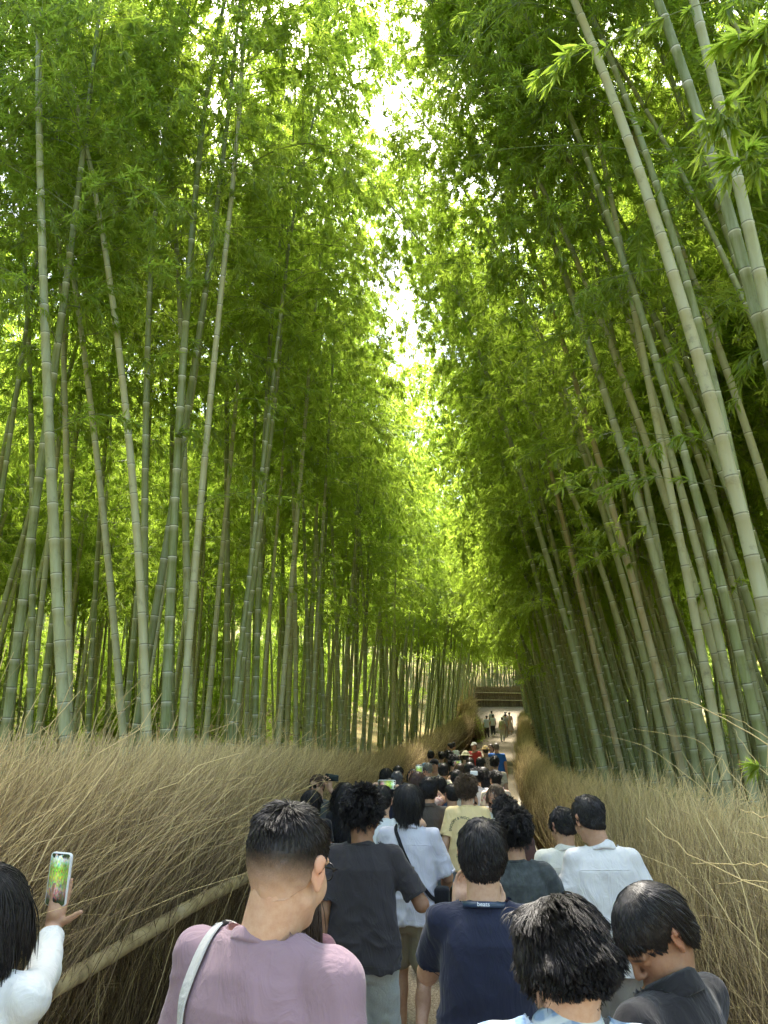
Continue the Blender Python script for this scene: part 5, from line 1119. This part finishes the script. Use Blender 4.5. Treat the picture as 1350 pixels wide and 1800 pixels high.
def strap_on(pi,pts,width,thick,mat,name,off=.004,n=40):
    """flat strap pulled over the clothing along way-points, in the holder's frame; returns a mesh in world space"""
    pts=np.asarray(pts,float); d=np.r_[0,np.cumsum(np.linalg.norm(np.diff(pts,axis=0),axis=1))]; u=np.linspace(0,d[-1],n); P=np.stack([np.interp(u,d,pts[:,i]) for i in range(3)],1)
    for _ in range(3): P[1:-1]=(P[:-2]+2*P[1:-1]+P[2:])/4
    Nn=[]
    for i in range(n):
        h=pi['tv'].find_nearest(Vector(P[i])) if pi['tv'] else None
        if h and h[0] is not None and h[3]<.12: nn=np.array(h[1]); P[i]=np.array(h[0])+nn*off*1.3; Nn.append(nn)
        else: Nn.append(np.array([0,-1,0.]) if not Nn else Nn[-1])
    Nn=np.array(Nn)
    for _ in range(4): P[1:-1]=(P[:-2]+2*P[1:-1]+P[2:])/4; Nn[1:-1]=(Nn[:-2]+2*Nn[1:-1]+Nn[2:])/4
    Nn/=np.linalg.norm(Nn,axis=1,keepdims=True); T=np.gradient(P,axis=0); T/=np.linalg.norm(T,axis=1,keepdims=True); W_=np.cross(T,Nn); W_/=np.linalg.norm(W_,axis=1,keepdims=True)
    rows=np.stack([P-W_*width/2,P-W_*width/2*.9+Nn*thick,P+W_*width/2*.9+Nn*thick,P+W_*width/2],1); k=4; i=np.arange(n-1)[:,None]*k+np.arange(3)[None]; i2=np.arange(n-1)[:,None]*k
    Q=np.concatenate([np.stack([i,i+1,i+k+1,i+k],-1).reshape(-1,4),np.stack([i2+3,i2,i2+k,i2+k+3],-1).reshape(-1,4)])
    return to_world(pi,rows.reshape(-1,3)),Q
# ================================================================ THE CROWD
BLK=(.014,.012,.011); BRN=(.055,.032,.018); SKL=(.58,.39,.27); SKM=(.47,.30,.20); SKD=(.30,.17,.10); GREY=(.22,.21,.20)
def place(u,v,y,yaw=0,**k):
    """stand a person so that the top of the head is at photo point (u,v), y metres up the path"""
    q=at(u,v,y); x=float(q[0]); gz=float(pz(y))+.02; H=(q[2]-gz)/(1.0+.012); return dict(x=x,y=y,H=H,yaw=yaw,**k)
def P_(u,v,y,label,yaw=0,dx=0,dy=0,dH=0,**k):
    d=place(u,v,y,yaw); return person(d['x']+dx,d['y']+dy,label,H=d['H']+dH,yaw=yaw,**k)
# -- the nearest: mauve T-shirt
mauve=P_(513,1397,1.86,'person in mauve T-shirt with short faded hair, grey strap over the left shoulder',yaw=-.45,hair='fade',skin=SKL,top=('tee',(.26,.180,.215)),bottom=('jeans',(.05,.06,.09),'denim'),head=(.12,.20,.02),glasses=True,bw=1.10,seed=3,stride=.1,dH=.03,dx=-.045,dy=0,hoff=np.array([.035,.01,-.022]))
# -- charcoal T-shirt with phone
charc=P_(640,1379,4.5,'person in charcoal T-shirt and pale grey sweatpants looking down at a phone',yaw=.05,hair='curly',skin=SKD,top=('tee',(.040,.036,.038)),bottom=('sweats',(.42,.45,.43),'heather'),slack=1.04,head=(-.55,.18,0),glasses=True,seed=11,
   R=dict(t=(.30,.24,1.13),pole=(.5,-.9,-.6),d=(-.25,.75,.75),n=(-.65,-.35,.6),s=(-.4,.6,.2),curl=(.5,.6,.5),thumb=(.4,.6)),hem=.84,sleeve=.82,slw=1.12,stride=-.14,bw=.98)
# -- pale shirt, khaki shorts
palem=P_(718,1371,5.7,'person in pale lavender shirt and khaki shorts with shaggy hair',yaw=-.1,hair='shaggy',skin=SKM,top=('shirt',(.54,.53,.58)),bottom=('shorts',(.27,.235,.17)),shoe=(.6,.6,.6),head=(.1,.12,0),seed=5,hem=.84,sleeve=.95,slw=1.15,
   R=dict(t=(.22,.26,1.00),pole=(.6,-1,-.3)),L=dict(t=(-.20,.28,1.02),pole=(-.6,-1,-.3)),stride=.16,wr=1.5)
# -- navy T-shirt with lanyard
navy=P_(845,1427,3.0,'person in navy T-shirt with a dark lanyard round the neck and hands raised',yaw=-.03,hair='short',hairx=dict(th=.018,len=.036,low=.008,clump=.3),skin=SKL,top=('tee',(.022,.026,.048)),bottom=('trousers',(.02,.026,.05)),head=(.05,.10,0),bw=.93,seed=8,wr=1.25,hem=.78,
   L=dict(t=(-.10,.20,1.40),pole=(-.7,-.3,-1.2),d=(.15,.3,1),n=(.5,-.8,0),s=(1,0,0)),R=dict(t=(.06,.25,1.36),pole=(.7,-.3,-1.2),d=(-.15,.3,1),n=(-.5,-.8,0),s=(-1,0,0)),sleeve=.72)
# -- yellow T-shirt
yellow=P_(820,1360,8.1,'person in pale yellow T-shirt with an arched print on the back and curly brown hair',yaw=-.05,hair='curly',hairx=dict(th=.030,low=.015),hairc=(.085,.055,.032),skin=SKL,top=('tee',(.84,.64,.33)),bottom=('jeans',(.20,.28,.38),'denim'),head=(-.1,.05,0),seed=9,stride=.06,hem=.86,sleeve=.8,slw=1.1,wr=.9,L=dict(t=(-.27,.02,.80),pole=(-.3,-1,0)))
# -- dark grey T-shirt, hand on hip
dgrey=P_(903,1419,4.75,'person in faded dark grey T-shirt with curly black hair and the right elbow stuck out',yaw=.0,hair='curly',skin=SKM,top=('tee',(.050,.056,.055),'worn'),bottom=('shorts',(.03,.03,.035)),head=(-.2,.15,0),seed=12,sleeve=.95,slw=1.15,hem=.76,
   R=dict(t=(.20,.20,1.02),pole=(1,-.6,.15)),stride=.1,wr=.9)
# -- white shirt / cream shirt pair at the right fence
white=P_(1028,1390,4.8,'person in white short sleeved collared shirt bowing the head near the right fence',yaw=.10,hair='short',hairx=dict(th=.016,len=.032),skin=SKM,top=('shirt',(.68,.66,.64)),bottom=('trousers',(.35,.33,.30)),head=(.35,.35,0),seed=14,sleeve=.78,slw=1.12,hem=.80,bw=1.02,L=dict(t=(-.17,.24,1.06),pole=(-.5,-1,-.2)),R=dict(t=(.24,.14,.95),pole=(.5,-1,-.2)),wr=1.3,dx=.07,hoff=np.array([-.06,0,0]))
cream=P_(988,1412,5.5,'person in cream short sleeved shirt half hidden behind the white shirted one',yaw=.15,hair='short',hairx=dict(th=.016,len=.032),skin=SKM,top=('shirt',(.62,.60,.52)),bottom=('trousers',(.55,.53,.46)),head=(.3,.35,0),seed=15,sleeve=.75,slw=1.1,hem=.86,L=dict(t=(-.14,.24,1.05),pole=(-.5,-1,-.2)))
# -- bottom right pair
plaid=P_(984,1572,1.85,'person in light blue plaid collared shirt with wavy black hair bending the head down',yaw=.03,hair='wavy',skin=SKL,top=('shirt',(.58,.64,.68),'plaid',(.20,.30,.46)),bottom=('jeans',(.06,.08,.14),'denim'),head=(.30,.70,.0),seed=17,hairx=dict(th=.022,len=.06),wr=.8,
   R=dict(t=(.12,.32,1.05),pole=(.6,-1,-.4)),L=dict(t=(-.12,.32,1.05),pole=(-.6,-1,-.4)),dH=.05,hoff=np.array([0,-.01,-.04]))
coat=P_(1158,1545,2.2,'person in black jacket seen in profile with open mouth and long black fringe',yaw=.85,hair='straight',skin=SKD,top=('shirt',(.016,.016,.018)),bottom=('trousers',(.02,.02,.022)),head=(1.2,.78,0),eyes=False,seed=19,mouth=True,hairx=dict(th=.014,len=.065,low=0.),hoff=np.array([0,.0,-.03]),sleeve=1.9,slack=1.08,wr=1.1,hem=.74,bw=1.05,
   R=dict(t=(.12,.34,1.10),pole=(.6,-1,-.4)),L=dict(t=(-.14,.32,1.08),pole=(-.6,-1,-.4)),dH=.05)
# -- woman with the phone at the left edge
_w=place(-8,1503,2.2,-.12); _sc=_w['H']/1.75; _g=float(pz(2.2))+.02
def _loc(u,v,y):
    q=(at(u,v,y)-np.array([_w['x'],2.2,_g])); c_,s_=math.cos(.12),math.sin(.12); return np.array([q[0]*c_-q[1]*s_,q[0]*s_+q[1]*c_,q[2]])/_sc
_ph=_loc(104,1545,2.62)
woman=person(_w['x'],2.2,'person in white long sleeved shirt with dark wavy hair filming at the left edge',H=_w['H'],yaw=-.12,female=True,hair='long',hairc=BLK,hairx=dict(len=.20,zb=-.20,curl=.004,curlf=4,clump=.5,th=.018),skin=SKM,top=('shirt',(.62,.64,.62)),bottom=('trousers',(.04,.04,.05)),head=(-.20,.05,0),seed=21,sleeve=1.78,slw=.98,wr=.7,
   R=dict(t=tuple(_ph+np.array([-.046,.082,-.140])),pole=(.35,-.3,-1.2),d=(.12,.03,1),n=(.12,-1,.0),s=(1,0,0),curl=(.02,.04,.08),thumb=(1.05,.15)))
# -- woman in white skirt behind the mauve man
skirt=P_(508,1490,2.9,'person in mauve top and white skirt glimpsed beside the mauve T-shirt',yaw=.3,female=True,hair='long',hairc=BRN,skin=SKM,top=('tee',(.22,.11,.13)),bottom=('skirt',(.62,.66,.66),'woven',None,.25),head=(-.3,.2,0),seed=22,hem=.98,bw=.85)
# -- second rank
brown=P_(757,1362,8.3,'person in dark brown shirt with straight black hair beside the yellow T-shirt',hair='short',hairx=dict(th=.024,len=.045,low=.01),skin=SKM,top=('shirt',(.085,.070,.058)),bottom=('jeans',(.10,.13,.15),'denim'),head=(0,.1,0),seed=24,sleeve=.9,hem=.86,dx=-.02)
curl2=P_(888,1397,6.4,'person with curly black hair just beyond the dark grey T-shirt',hair='curly',skin=SKD,top=('tee',(.10,.05,.04)),bottom=('trousers',(.05,.05,.05)),seed=25,yaw=.1)
crop=P_(793,1374,9.2,'person with cropped black hair and dark top left of the curly brown head',hair='short',skin=SKM,top=('tee',(.04,.04,.045)),bottom=('trousers',(.05,.05,.05)),head=(.4,.05,0),seed=26)
selfie=P_(869,1373,9.6,'person in white dress facing back and raising a phone on a stick',yaw=2.75,female=True,hair='bob',hairc=(.10,.065,.04),skin=SKM,top=('dress',(.68,.68,.64)),bottom=('dress',(.68,.68,.64),'woven',None,.35),head=(-.25,-.22,0),seed=27,sleeve=.55,slw=1.35,slack=.95,hem=1.02,
   R=dict(t=(.13,.32,1.53),pole=(.9,-.2,-1.3),d=(.0,.3,1),n=(.5,.2,0),s=(0,-1,.2),curl=(.9,.9,.6),thumb=(.3,.9)),eyes=True)
shades=P_(558,1357,9.2,'person with light brown hair and round sunglasses turned towards the back of the queue',yaw=2.9,hair='short',hairx=dict(th=.014),hairc=(.10,.06,.035),skin=SKL,top=('tee',(.10,.11,.10)),bottom=('trousers',(.05,.05,.05)),glasses='sun',head=(-.1,.05,0),seed=28,eyes=False,
   L=dict(t=(-.26,.22,1.60),pole=(-1,-.2,-1),d=(.0,.1,1),n=(.3,1,0),s=(1,0,0),curl=(.5,.5,.5)))
bob1=P_(548,1384,7.8,'person with plain black hair right in front of the one in sunglasses',hair='straight',skin=SKM,top=('tee',(.02,.02,.022)),bottom=('trousers',(.03,.03,.03)),seed=29,dx=.0)
girl=P_(610,1371,8.2,'person with long black hair and black top left of the raised phone',hair='long',female=True,skin=SKM,top=('tee',(.03,.03,.032)),bottom=('trousers',(.03,.03,.03)),seed=30)
filmer=P_(660,1366,6.9,'person in white T-shirt holding a phone sideways above the head',hair='short',skin=SKL,top=('tee',(.66,.67,.66)),bottom=('trousers',(.03,.03,.03)),seed=31,dx=.06,dH=-.04,
   L=dict(t=(-.15,.25,1.60),pole=(-1,0,-1),d=(.15,.05,1),n=(.6,.4,0),s=(0,-1,.3),curl=(.2,.5,.5)),R=dict(t=(.17,.25,1.58),pole=(1,0,-1),d=(-.15,.05,1),n=(-.6,.4,0),s=(0,-1,.3),curl=(.2,.5,.5)))
navy2=P_(684,1364,9.6,'person in dark blue shirt with black hair between the raised phone and the shaggy head',hair='bob',skin=SKM,top=('shirt',(.03,.035,.06)),bottom=('trousers',(.04,.04,.05)),seed=32)
floral=P_(734,1352,9.2,'person in pink floral blouse with reddish hair raising a phone',hair='bob',hairc=(.06,.03,.02),female=True,skin=SKM,top=('tee',(.55,.42,.38),'print',(.35,.15,.15)),bottom=('trousers',(.2,.2,.22)),seed=33,
   L=dict(t=(-.10,.26,1.60),pole=(-1,0,-1),d=(.1,0,1),n=(0,-1,0),s=(1,0,0)),R=dict(t=(.10,.26,1.60),pole=(1,0,-1),d=(-.1,0,1),n=(0,-1,0),s=(-1,0,0)))
# -- the queue further on: (u, v of head top, distance, label, looks)
Q_=[
 (772,1361,10.5,'person with a big round head of black hair left of the cropped head',dict(hair='straight',top=('tee',(.03,.05,.09)))),
 (779,1339,13.5,'person in cream gathered blouse with very short hair',dict(hair='short',hairx=dict(th=.01),top=('shirt',(.62,.56,.40),'knit'),skin=SKD,bw=1.05)),
 (752,1338,16,'person with grey hair and a white top',dict(hair='short',hairc=GREY,top=('tee',(.66,.66,.62)))),
 (763,1331,17,'person in white T-shirt with black cap turned to face the camera',dict(hair='short',yaw=2.9,hat=('cap',(.01,.01,.012)),top=('tee',(.6,.6,.6)))),
 (757,1317,21,'person in light blue shirt with a dark strap across the back',dict(hair='short',top=('shirt',(.28,.40,.55)))),
 (776,1319,22,'person in black and white top beside the light blue shirt',dict(hair='bun',top=('tee',(.5,.5,.5),'print',(.02,.02,.02)))),
 (791,1304,27,'person with dark shirt turned sideways near the left fence',dict(hair='short',yaw=1.2,top=('tee',(.03,.025,.025)))),
 (797,1303,28.5,'person in white shirt and grey trousers standing by the left fence',dict(hair='short',yaw=-.4,top=('shirt',(.68,.70,.74)),bottom=('trousers',(.2,.21,.24)))),
 (788,1318,21,'person in dark brown top close behind another by the left fence',dict(hair='curly',skin=SKD,top=('tee',(.05,.035,.03)))),
 (797,1325,16.5,'person in black top with thick dark hair in the middle of the queue',dict(hair='curly',top=('tee',(.02,.02,.02)))),
 (818,1318,20,'person in white sun hat and pale green shirt with shoulder bag',dict(hair='short',hat=('sun',(.62,.58,.38)),top=('shirt',(.50,.54,.42)))),
 (833,1303,27,'person in red shirt and white cap facing back down the path',dict(hair='short',yaw=2.7,hat=('cap',(.7,.68,.62)),top=('tee',(.42,.05,.045)),bw=1.1)),
 (826,1329,17.5,'person in olive grey shirt raising both arms near the sun hat',dict(hair='short',hairc=BRN,top=('shirt',(.20,.19,.13)),R=dict(t=(.28,.35,1.25),pole=(1,-.3,0)))),
 (826,1337,14,'person in black top with smooth round black hair',dict(hair='straight',top=('tee',(.04,.04,.045)))),
 (853,1309,23.5,'person in woven sun hat and patterned dress',dict(hair='bun',hat=('sun',(.50,.36,.16)),female=True,top=('tee',(.50,.38,.30),'print',(.25,.2,.18)),bottom=('dress',(.42,.34,.28),'print',(.25,.2,.18),.3),skin=SKM)),
 (863,1306,26,'person glimpsed between the woven sun hat and the blue shirt',dict(hair='bob',yaw=2.6,hairc=BRN,female=True,top=('tee',(.25,.12,.10)))),
 (872,1304,25,'person in bright blue T-shirt and dark blue shorts with short grey hair',dict(hair='short',hairc=(.12,.10,.09),top=('tee',(.025,.12,.42)),bottom=('shorts',(.03,.06,.16)),bw=1.12)),
 (845,1329,16,'person in pale grey blue shirt with black hair and raised arm',dict(hair='short',top=('shirt',(.40,.46,.46)))),
 (869,1326,17,'person in light beige printed shirt at the right side of the queue',dict(hair='bun',top=('shirt',(.52,.46,.36),'print',(.38,.32,.25)),bottom=('skirt',(.45,.4,.32)),female=True)),
 (850,1346,13,'person wearing a long black head scarf',dict(hair='long',hairx=dict(th=.03),top=('tee',(.015,.015,.017)),bottom=('skirt',(.015,.015,.017)),female=True)),
 (870,1351,12.2,'person in cream floral blouse with bun and pink backpack',dict(hair='bun',top=('shirt',(.58,.50,.38),'print',(.45,.22,.2)),bottom=('skirt',(.5,.45,.38)),female=True)),
 (838,1348,12.5,'person in white ruffled top with dark curly hair behind the brown head',dict(hair='curly',top=('tee',(.62,.62,.64)),female=True)),
 (809,1339,14.5,'person with dark brown hair raising a phone beside the cream blouse',dict(hair='bob',hairc=BRN,top=('tee',(.45,.4,.35)),L=dict(t=(-.1,.28,1.6),pole=(-1,0,-1),d=(0,0,1),n=(0,-1,0),s=(1,0,0)))),
 (700,1343,14,'person with dark hair and black jacket near the left fence beyond the raised phone',dict(hair='short',top=('tee',(.03,.03,.035)))),
 (679,1347,13,'person with wavy black hair close to the left fence',dict(hair='bob',top=('tee',(.03,.03,.03)))),
 (698,1352,11.5,'person with greying hair and dark top left of the shaggy head',dict(hair='short',hairc=(.10,.10,.10),top=('tee',(.05,.05,.055)))),
 (727,1349,12.5,'person in black top hidden behind the pink floral blouse',dict(hair='straight',top=('tee',(.02,.02,.02)))),
 (741,1345,13.5,'person with black hair right of the pink floral blouse',dict(hair='bob',top=('tee',(.08,.08,.09)),female=True)),
 (803,1350,11.5,'person with short black hair and pale top behind the brown curls',dict(hair='short',top=('tee',(.5,.48,.42)))),
 # walkers on the slope beyond the gap
 (855,1257,55,'person in pale blue shirt and dark trousers walking alone up the far slope',dict(hair='short',top=('shirt',(.50,.56,.62)),bottom=('trousers',(.05,.045,.05)))),
 (866,1255.5,59,'person in white T-shirt and dark trousers on the far slope',dict(hair='short',top=('tee',(.64,.66,.66)),bottom=('trousers',(.06,.06,.07)))),
 (864,1249,65,'person with black hair highest up the far slope',dict(hair='curly',top=('tee',(.5,.5,.48)))),
 (882,1259.5,51,'person in pale yellow top and white trousers with a cream backpack on the far slope',dict(hair='short',hairc=BRN,top=('tee',(.60,.58,.40)),bottom=('trousers',(.62,.62,.60)))),
 (888,1254,56,'person with black hair and grey top beside the far right fence',dict(hair='curly',top=('tee',(.3,.32,.32)),bottom=('trousers',(.25,.22,.2)))),
 (888,1250,61,'person in white sun hat on the far slope',dict(hair='short',hat=('sun',(.6,.58,.5)),top=('tee',(.5,.5,.48)))),
 (895,1251,59,'person in pink and white clothes at the far right bend',dict(hair='bun',top=('tee',(.55,.42,.42)),bottom=('skirt',(.5,.42,.42)),female=True))]
FAR={}
for u,v,y,l,k in Q_:
    k=dict(dict(bottom=('trousers',(.05,.05,.06)),skin=random.choice([SKL,SKM,SKM])),**k); yw=k.pop('yaw',random.uniform(-.25,.25)); FAR[l]=P_(u,v,y,l,yaw=yw,seed=int(u+v),head=(random.uniform(-.3,.3),random.uniform(0,.15),0),**k) if 'head' not in k else P_(u,v,y,l,yaw=yw,seed=int(u+v),**k)
# ================================================================ THINGS HELD AND WORN
phone(woman,tuple(_ph),(.03,.02,1),(-.05,-1,.0),'white cased phone held upright at the left edge, its screen showing the grove',case=(.68,.70,.72))
phone(charc,(.245,.33,1.235),(-.15,.85,.45),(-.75,-.3,.75),'black phone in the hand of the charcoal T-shirt wearer',case=(.015,.015,.016),on=False)
phone(filmer,(.01,.30,1.735),(1,0,.0),(0,-1,.0),'phone held sideways in two hands with a bright yellow green picture',case=(.6,.6,.55))
phone(shades,(-.30,.26,1.72),(1,.0,.12),(.0,-1,.1),'dark phone held sideways beside the sunglasses wearer',case=(.02,.03,.03),on=False)
phone(floral,(.0,.30,1.73),(0,0,1),(0,-1,0),'small phone held upright in both hands above reddish hair',case=(.55,.55,.5))
k_=FAR['person with dark brown hair raising a phone beside the cream blouse']; phone(k_,(-.08,.32,1.74),(1,0,.05),(0,-1,0),'silver phone raised sideways beside the cream gathered blouse',case=(.4,.4,.4))
# phone on a stick
pc=to_world(selfie,(.13,.34,1.60)); st=empty('selfie_stick',pc); tag(st,'silver phone stick raised by the person in the white dress','selfie stick')
mb=MB(); V,Q,T=sweep([(0,0,-.08),(0,0,.02)],.014,10); mb.add(V,Q,T); obj('grip',mb.mesh('grip',[M_BLACK]),st); mb=MB(); V,Q,T=sweep([(0,0,.02),(-.01,0,.22)],.006,8); mb.add(V,Q,T); obj('rod',mb.mesh('rod',[M_STEEL]),st)
mb=MB(); V,T=box(-.01,0,.25,.085,.03,.05,.008); mb.add(V,None,T); obj('clamp',mb.mesh('clamp',[M_WHITEP]),st)
# grey sling strap over the mauve shoulder
Yb=mauve['cyf'](1.3)
V,Q=strap_on(mauve,[(-.112,-.03,1.475),(-.125,-.09,1.43),(-.135,-.125,1.34),(-.140,-.135,1.24),(-.142,-.14,1.10),(-.10,-.16,.95)],.036,.003,None,'strap',off=.006)
Vf,Qf=strap_on(mauve,[(-.112,-.03,1.475),(-.12,.06,1.44),(-.12,.12,1.34),(-.06,.15,1.2),(.05,.15,1.05),(.16,.1,.95)],.036,.003,None,'strap',off=.006)
sg=empty('shoulder_bag',to_world(mauve,(-.14,-.17,.9))); tag(sg,'pale grey webbing strap with black buckle over the mauve T-shirt','shoulder bag'); sl_=np.array(sg.location)
mst=mat_cloth((.42,.43,.42),'webbing'); VV,QQ=join([(V-sl_,Q),(Vf-sl_,Qf)]); part('strap',(VV,QQ),sg,mst,smooth=False)
i=22; c=V.reshape(-1,4,3)[i].mean(0); d=unit(V.reshape(-1,4,3)[i+1].mean(0)-V.reshape(-1,4,3)[i-1].mean(0)); wv=unit(V.reshape(-1,4,3)[i][3]-V.reshape(-1,4,3)[i][0]); nn=unit(np.cross(d,wv)); 
V2,T2=box(0,0,0,.040,.030,.010,.003); nn=nn if nn[1]<0 else -nn; V2=c+nn*.005+V2[:,:1]*wv+V2[:,1:2]*d+V2[:,2:]*nn; mb=MB(); mb.add(V2-sl_,None,T2); obj('buckle',mb.mesh('buckle',[M_BLACK]),sg)
V2,T2=box(0,0,0,.24,.10,.15,.03); V2=V2@np.array([[math.cos(.4),math.sin(.4),0],[-math.sin(.4),math.cos(.4),0],[0,0,1]]); mb=MB(); mb.add(V2+[0.02,-.02,0],None,T2); obj('pouch',mb.mesh('pouch',[mst]),sg)
# cross-body camera bag on the lavender shirt
V,Q=strap_on(palem,[(-.085,.03,1.475),(-.085,-.075,1.45),(-.03,-.13,1.33),(.05,-.14,1.18),(.12,-.12,1.08),(.17,-.05,1.0)],.026,.003,None,'strap',off=.010)
Vf,Qf=strap_on(palem,[(-.085,.03,1.475),(-.07,.12,1.38),(.03,.15,1.2),(.12,.12,1.06),(.18,.02,1.0)],.026,.003,None,'strap',off=.010)
cb_=empty('camera_bag',to_world(palem,(.23,-.02,.98))); tag(cb_,'small black camera bag hanging on a black strap from the lavender shirt','camera bag'); sl_=np.array(cb_.location)
mbk=mat_cloth((.015,.015,.017),'webbing'); part('strap',join([(V-sl_,Q),(Vf-sl_,Qf)]),cb_,mbk,smooth=False)
mb=MB(); V2,T2=box(0,0,.04,.10,.12,.11,.02); mb.add(V2,None,T2); obj('pouch',mb.mesh('pouch',[mbk]),cb_); mb=MB(); V2,T2=box(0.0,-.045,-.05,.07,.035,.07,.008); mb.add(V2,None,T2); obj('camera',mb.mesh('camera',[M_STEEL]),cb_)
# second strap end and a long black bottle bag are hidden by the queue; dark pouch of the cream shirt
pr=to_world(cream,(-.10,.26,1.02)); o=empty('waist_bag',pr); tag(o,'small dark navy pouch carried between the cream and the white shirt','pouch'); mb=MB(); V2,T2=box(0,0,-.03,.22,.09,.10,.035); mb.add(V2,None,T2); obj('pouch_body',mb.mesh('pouch_body',[mat_cloth((.02,.022,.035),'webbing')]),o); mb=MB(); V2,Q2,T_=sweep([(-.1,0,0),(-.06,0,.05),(0,0,.07),(.06,0,.05),(.1,0,0)],.006,6); mb.add(V2,Q2,T_); obj('handle',mb.mesh('handle',[mbk]),o)
# lanyard with lettering on the navy T-shirt
ly=empty('lanyard',to_world(navy,(0,0,1.47))); tag(ly,'dark navy lanyard with pale lettering round the neck of the navy T-shirt wearer','lanyard')
nb_=navy['nb']+np.array([0,.004,.012]); th=np.linspace(-math.pi,0,33); ax=unit(np.array([0,.35,1.])); ey=np.cross(ax,[1,0,0]); Rr=.083
ring=[nb_+Rr*math.cos(t)*np.array([1,0,0])+Rr*1.0*math.sin(t)*ey+(.012*math.sin(t))*ax for t in th]; fr_=[np.array([ -.07*k2,.09+.02*j,1.44-.07*j]) for k2 in(1,) for j in range(1,5)]
rows=[]
for p,t in zip(ring,th):
    o_=math.cos(t)*np.array([1,0,0])+math.sin(t)*ey; rows.append([p-ax*.011+o_*.004,p-ax*.010+o_*.0065,p+ax*.010+o_*.0015,p+ax*.011-o_*.001])
rows=np.array(rows); k=4; i=np.arange(32)[:,None]*k+np.arange(3)[None]; i2=np.arange(32)[:,None]*k; Qn=np.concatenate([np.stack([i,i+1,i+k+1,i+k],-1).reshape(-1,4),np.stack([i2+3,i2,i2+k,i2+k+3],-1).reshape(-1,4)])
loc_=np.array(ly.location); mly=mat_plain('lanyard_ribbon',(.015,.035,.075),.35,.6); part('ribbon',(to_world(navy,rows.reshape(-1,3))-loc_,Qn),ly,mly)
for s_ in(-1,1):
    V2,Q2=strap_on(navy,[(s_*.083,.01,1.468),(s_*.085,.06,1.45),(s_*.06,.12,1.36),(0,.15,1.2)],.018,.002,None,'front',off=.006,n=20); part('ribbon_front',(V2-loc_,Q2),ly,mly)
mb=MB(); V2,T2=box(0,0,0,.06,.008,.09,.003); mb.add(V2+to_world(navy,(0,.16,1.15))-loc_,None,T2); obj('card',mb.mesh('card',[M_WHITEP]),ly)
def letters(txt,size,mapf,mat,name,parent,bold=0.):
    cu=bpy.data.curves.new('txt','FONT'); cu.body=txt; cu.size=size; cu.align_x='CENTER'; cu.align_y='CENTER'; cu.resolution_u=3; cu.offset=bold
    to=bpy.data.objects.new('txt',cu); COL.objects.link(to); dg=bpy.context.evaluated_depsgraph_get(); me=bpy.data.meshes.new_from_object(to.evaluated_get(dg)); bpy.data.objects.remove(to)
    import bmesh
    bm=bmesh.new(); bm.from_mesh(me); bmesh.ops.subdivide_edges(bm,edges=[e for e in bm.edges if e.calc_length()>size*.25],cuts=2); bm.to_mesh(me); bm.free()
    for v in me.vertices: v.co=Vector(mapf(v.co.x,v.co.y))
    me.materials.clear(); return obj(name,me,parent,mat)
M_PALE=mat_plain('pale_print',(.55,.58,.60),.6)
def lan(xx,yy):
    t=-math.pi/2+xx/(Rr+.004)*1.0-.0; o_=math.cos(t)*np.array([1,0,0])+math.sin(t)*ey; p=nb_+Rr*math.cos(t)*np.array([1,0,0])+Rr*math.sin(t)*ey+(.012*math.sin(t))*ax
    q=p+ax*yy+o_*(.0050-.0040*(yy/.010)*.62+.0016); return tuple(to_world(navy,q)-loc_)
letters('beats',.021,lan,M_PALE,'lettering',ly,.0003)
# print on the yellow T-shirt
M_INK=mat_plain('dark_print',(.09,.10,.06),.8); M_YEL=mat_plain('yellow_print',(.72,.66,.04),.8)
rootY=yellow['root']; tv=yellow['tv']
def onback(xx,zz):
    h=tv.ray_cast(Vector((xx,-.6,zz)),Vector((0,1,0))); y_=h[0].y if h[0] is not None else -.14; return (xx,y_-.004,zz)
def arc(xx,yy,R_=.125,c=(-.045,1.235)):
    t=math.pi/2-xx/R_; r_=R_+yy; return onback(c[0]+r_*math.cos(t),c[1]+r_*math.sin(t))
letters('SNOOPY & WOODSTOCK',.034,arc,M_INK,'lettering',rootY,.0006)
# backpacks
def backpack(pi,label,col,w_=.26,h_=.38):
    m=mat_cloth(col,'webbing'); r_=empty('backpack',to_world(pi,(0,-.2,1.0)),pi['yaw']); tag(r_,label,'backpack'); V,Q=surf([p_ell((0,0,.22),(w_/2+.02,.085,h_/2+.02),k=.02),p_ell((0,-.06,.14),(w_/2-.03,.05,h_/4),k=.02)],.014); part('bag_body',(relax(V,Q,2,.5),Q),r_,m)
    for s_ in(-1,1): mb=MB(); V2,Q2,T_=sweep([(s_*.08,.05,.36),(s_*.10,.14,.47),(s_*.11,.22,.42),(s_*.11,.29,.25),(s_*.12,.2,.1),(s_*.1,.06,.06)],.013,6); mb.add(V2,Q2,T_); obj('shoulder_strap',mb.mesh('shoulder_strap',[m]),r_)
backpack(FAR['person in cream floral blouse with bun and pink backpack'],'pale pink backpack worn over a cream floral blouse',(.55,.35,.34))
backpack(FAR['person in pale yellow top and white trousers with a cream backpack on the far slope'],'cream backpack carried up the far slope',(.55,.50,.36))
for pi_,l_,s_ in ((FAR['person in light blue shirt with a dark strap across the back'],'dark cross body bag over the light blue shirt',1),(FAR['person in white sun hat and pale green shirt with shoulder bag'],'dark shoulder bag over the pale green shirt',1)):
    c=empty('shoulder_bag',pi_['root'].location,pi_['yaw']); tag(c,l_,'shoulder bag'); mb=MB(); V2,Q2,T_=sweep([(-.08,.10,1.40),(-.09,-.02,1.53),(-.04,-.15,1.40),(.06,-.17,1.20),(.18,-.10,1.0)],.017,6); mb.add(V2,Q2,T_); obj('strap',mb.mesh('strap',[mbk]),c); mb=MB(); V2,T2=box(.24,-.02,.95,.09,.2,.16,.03); mb.add(V2,None,T2); obj('pouch',mb.mesh('pouch',[mbk]),c)
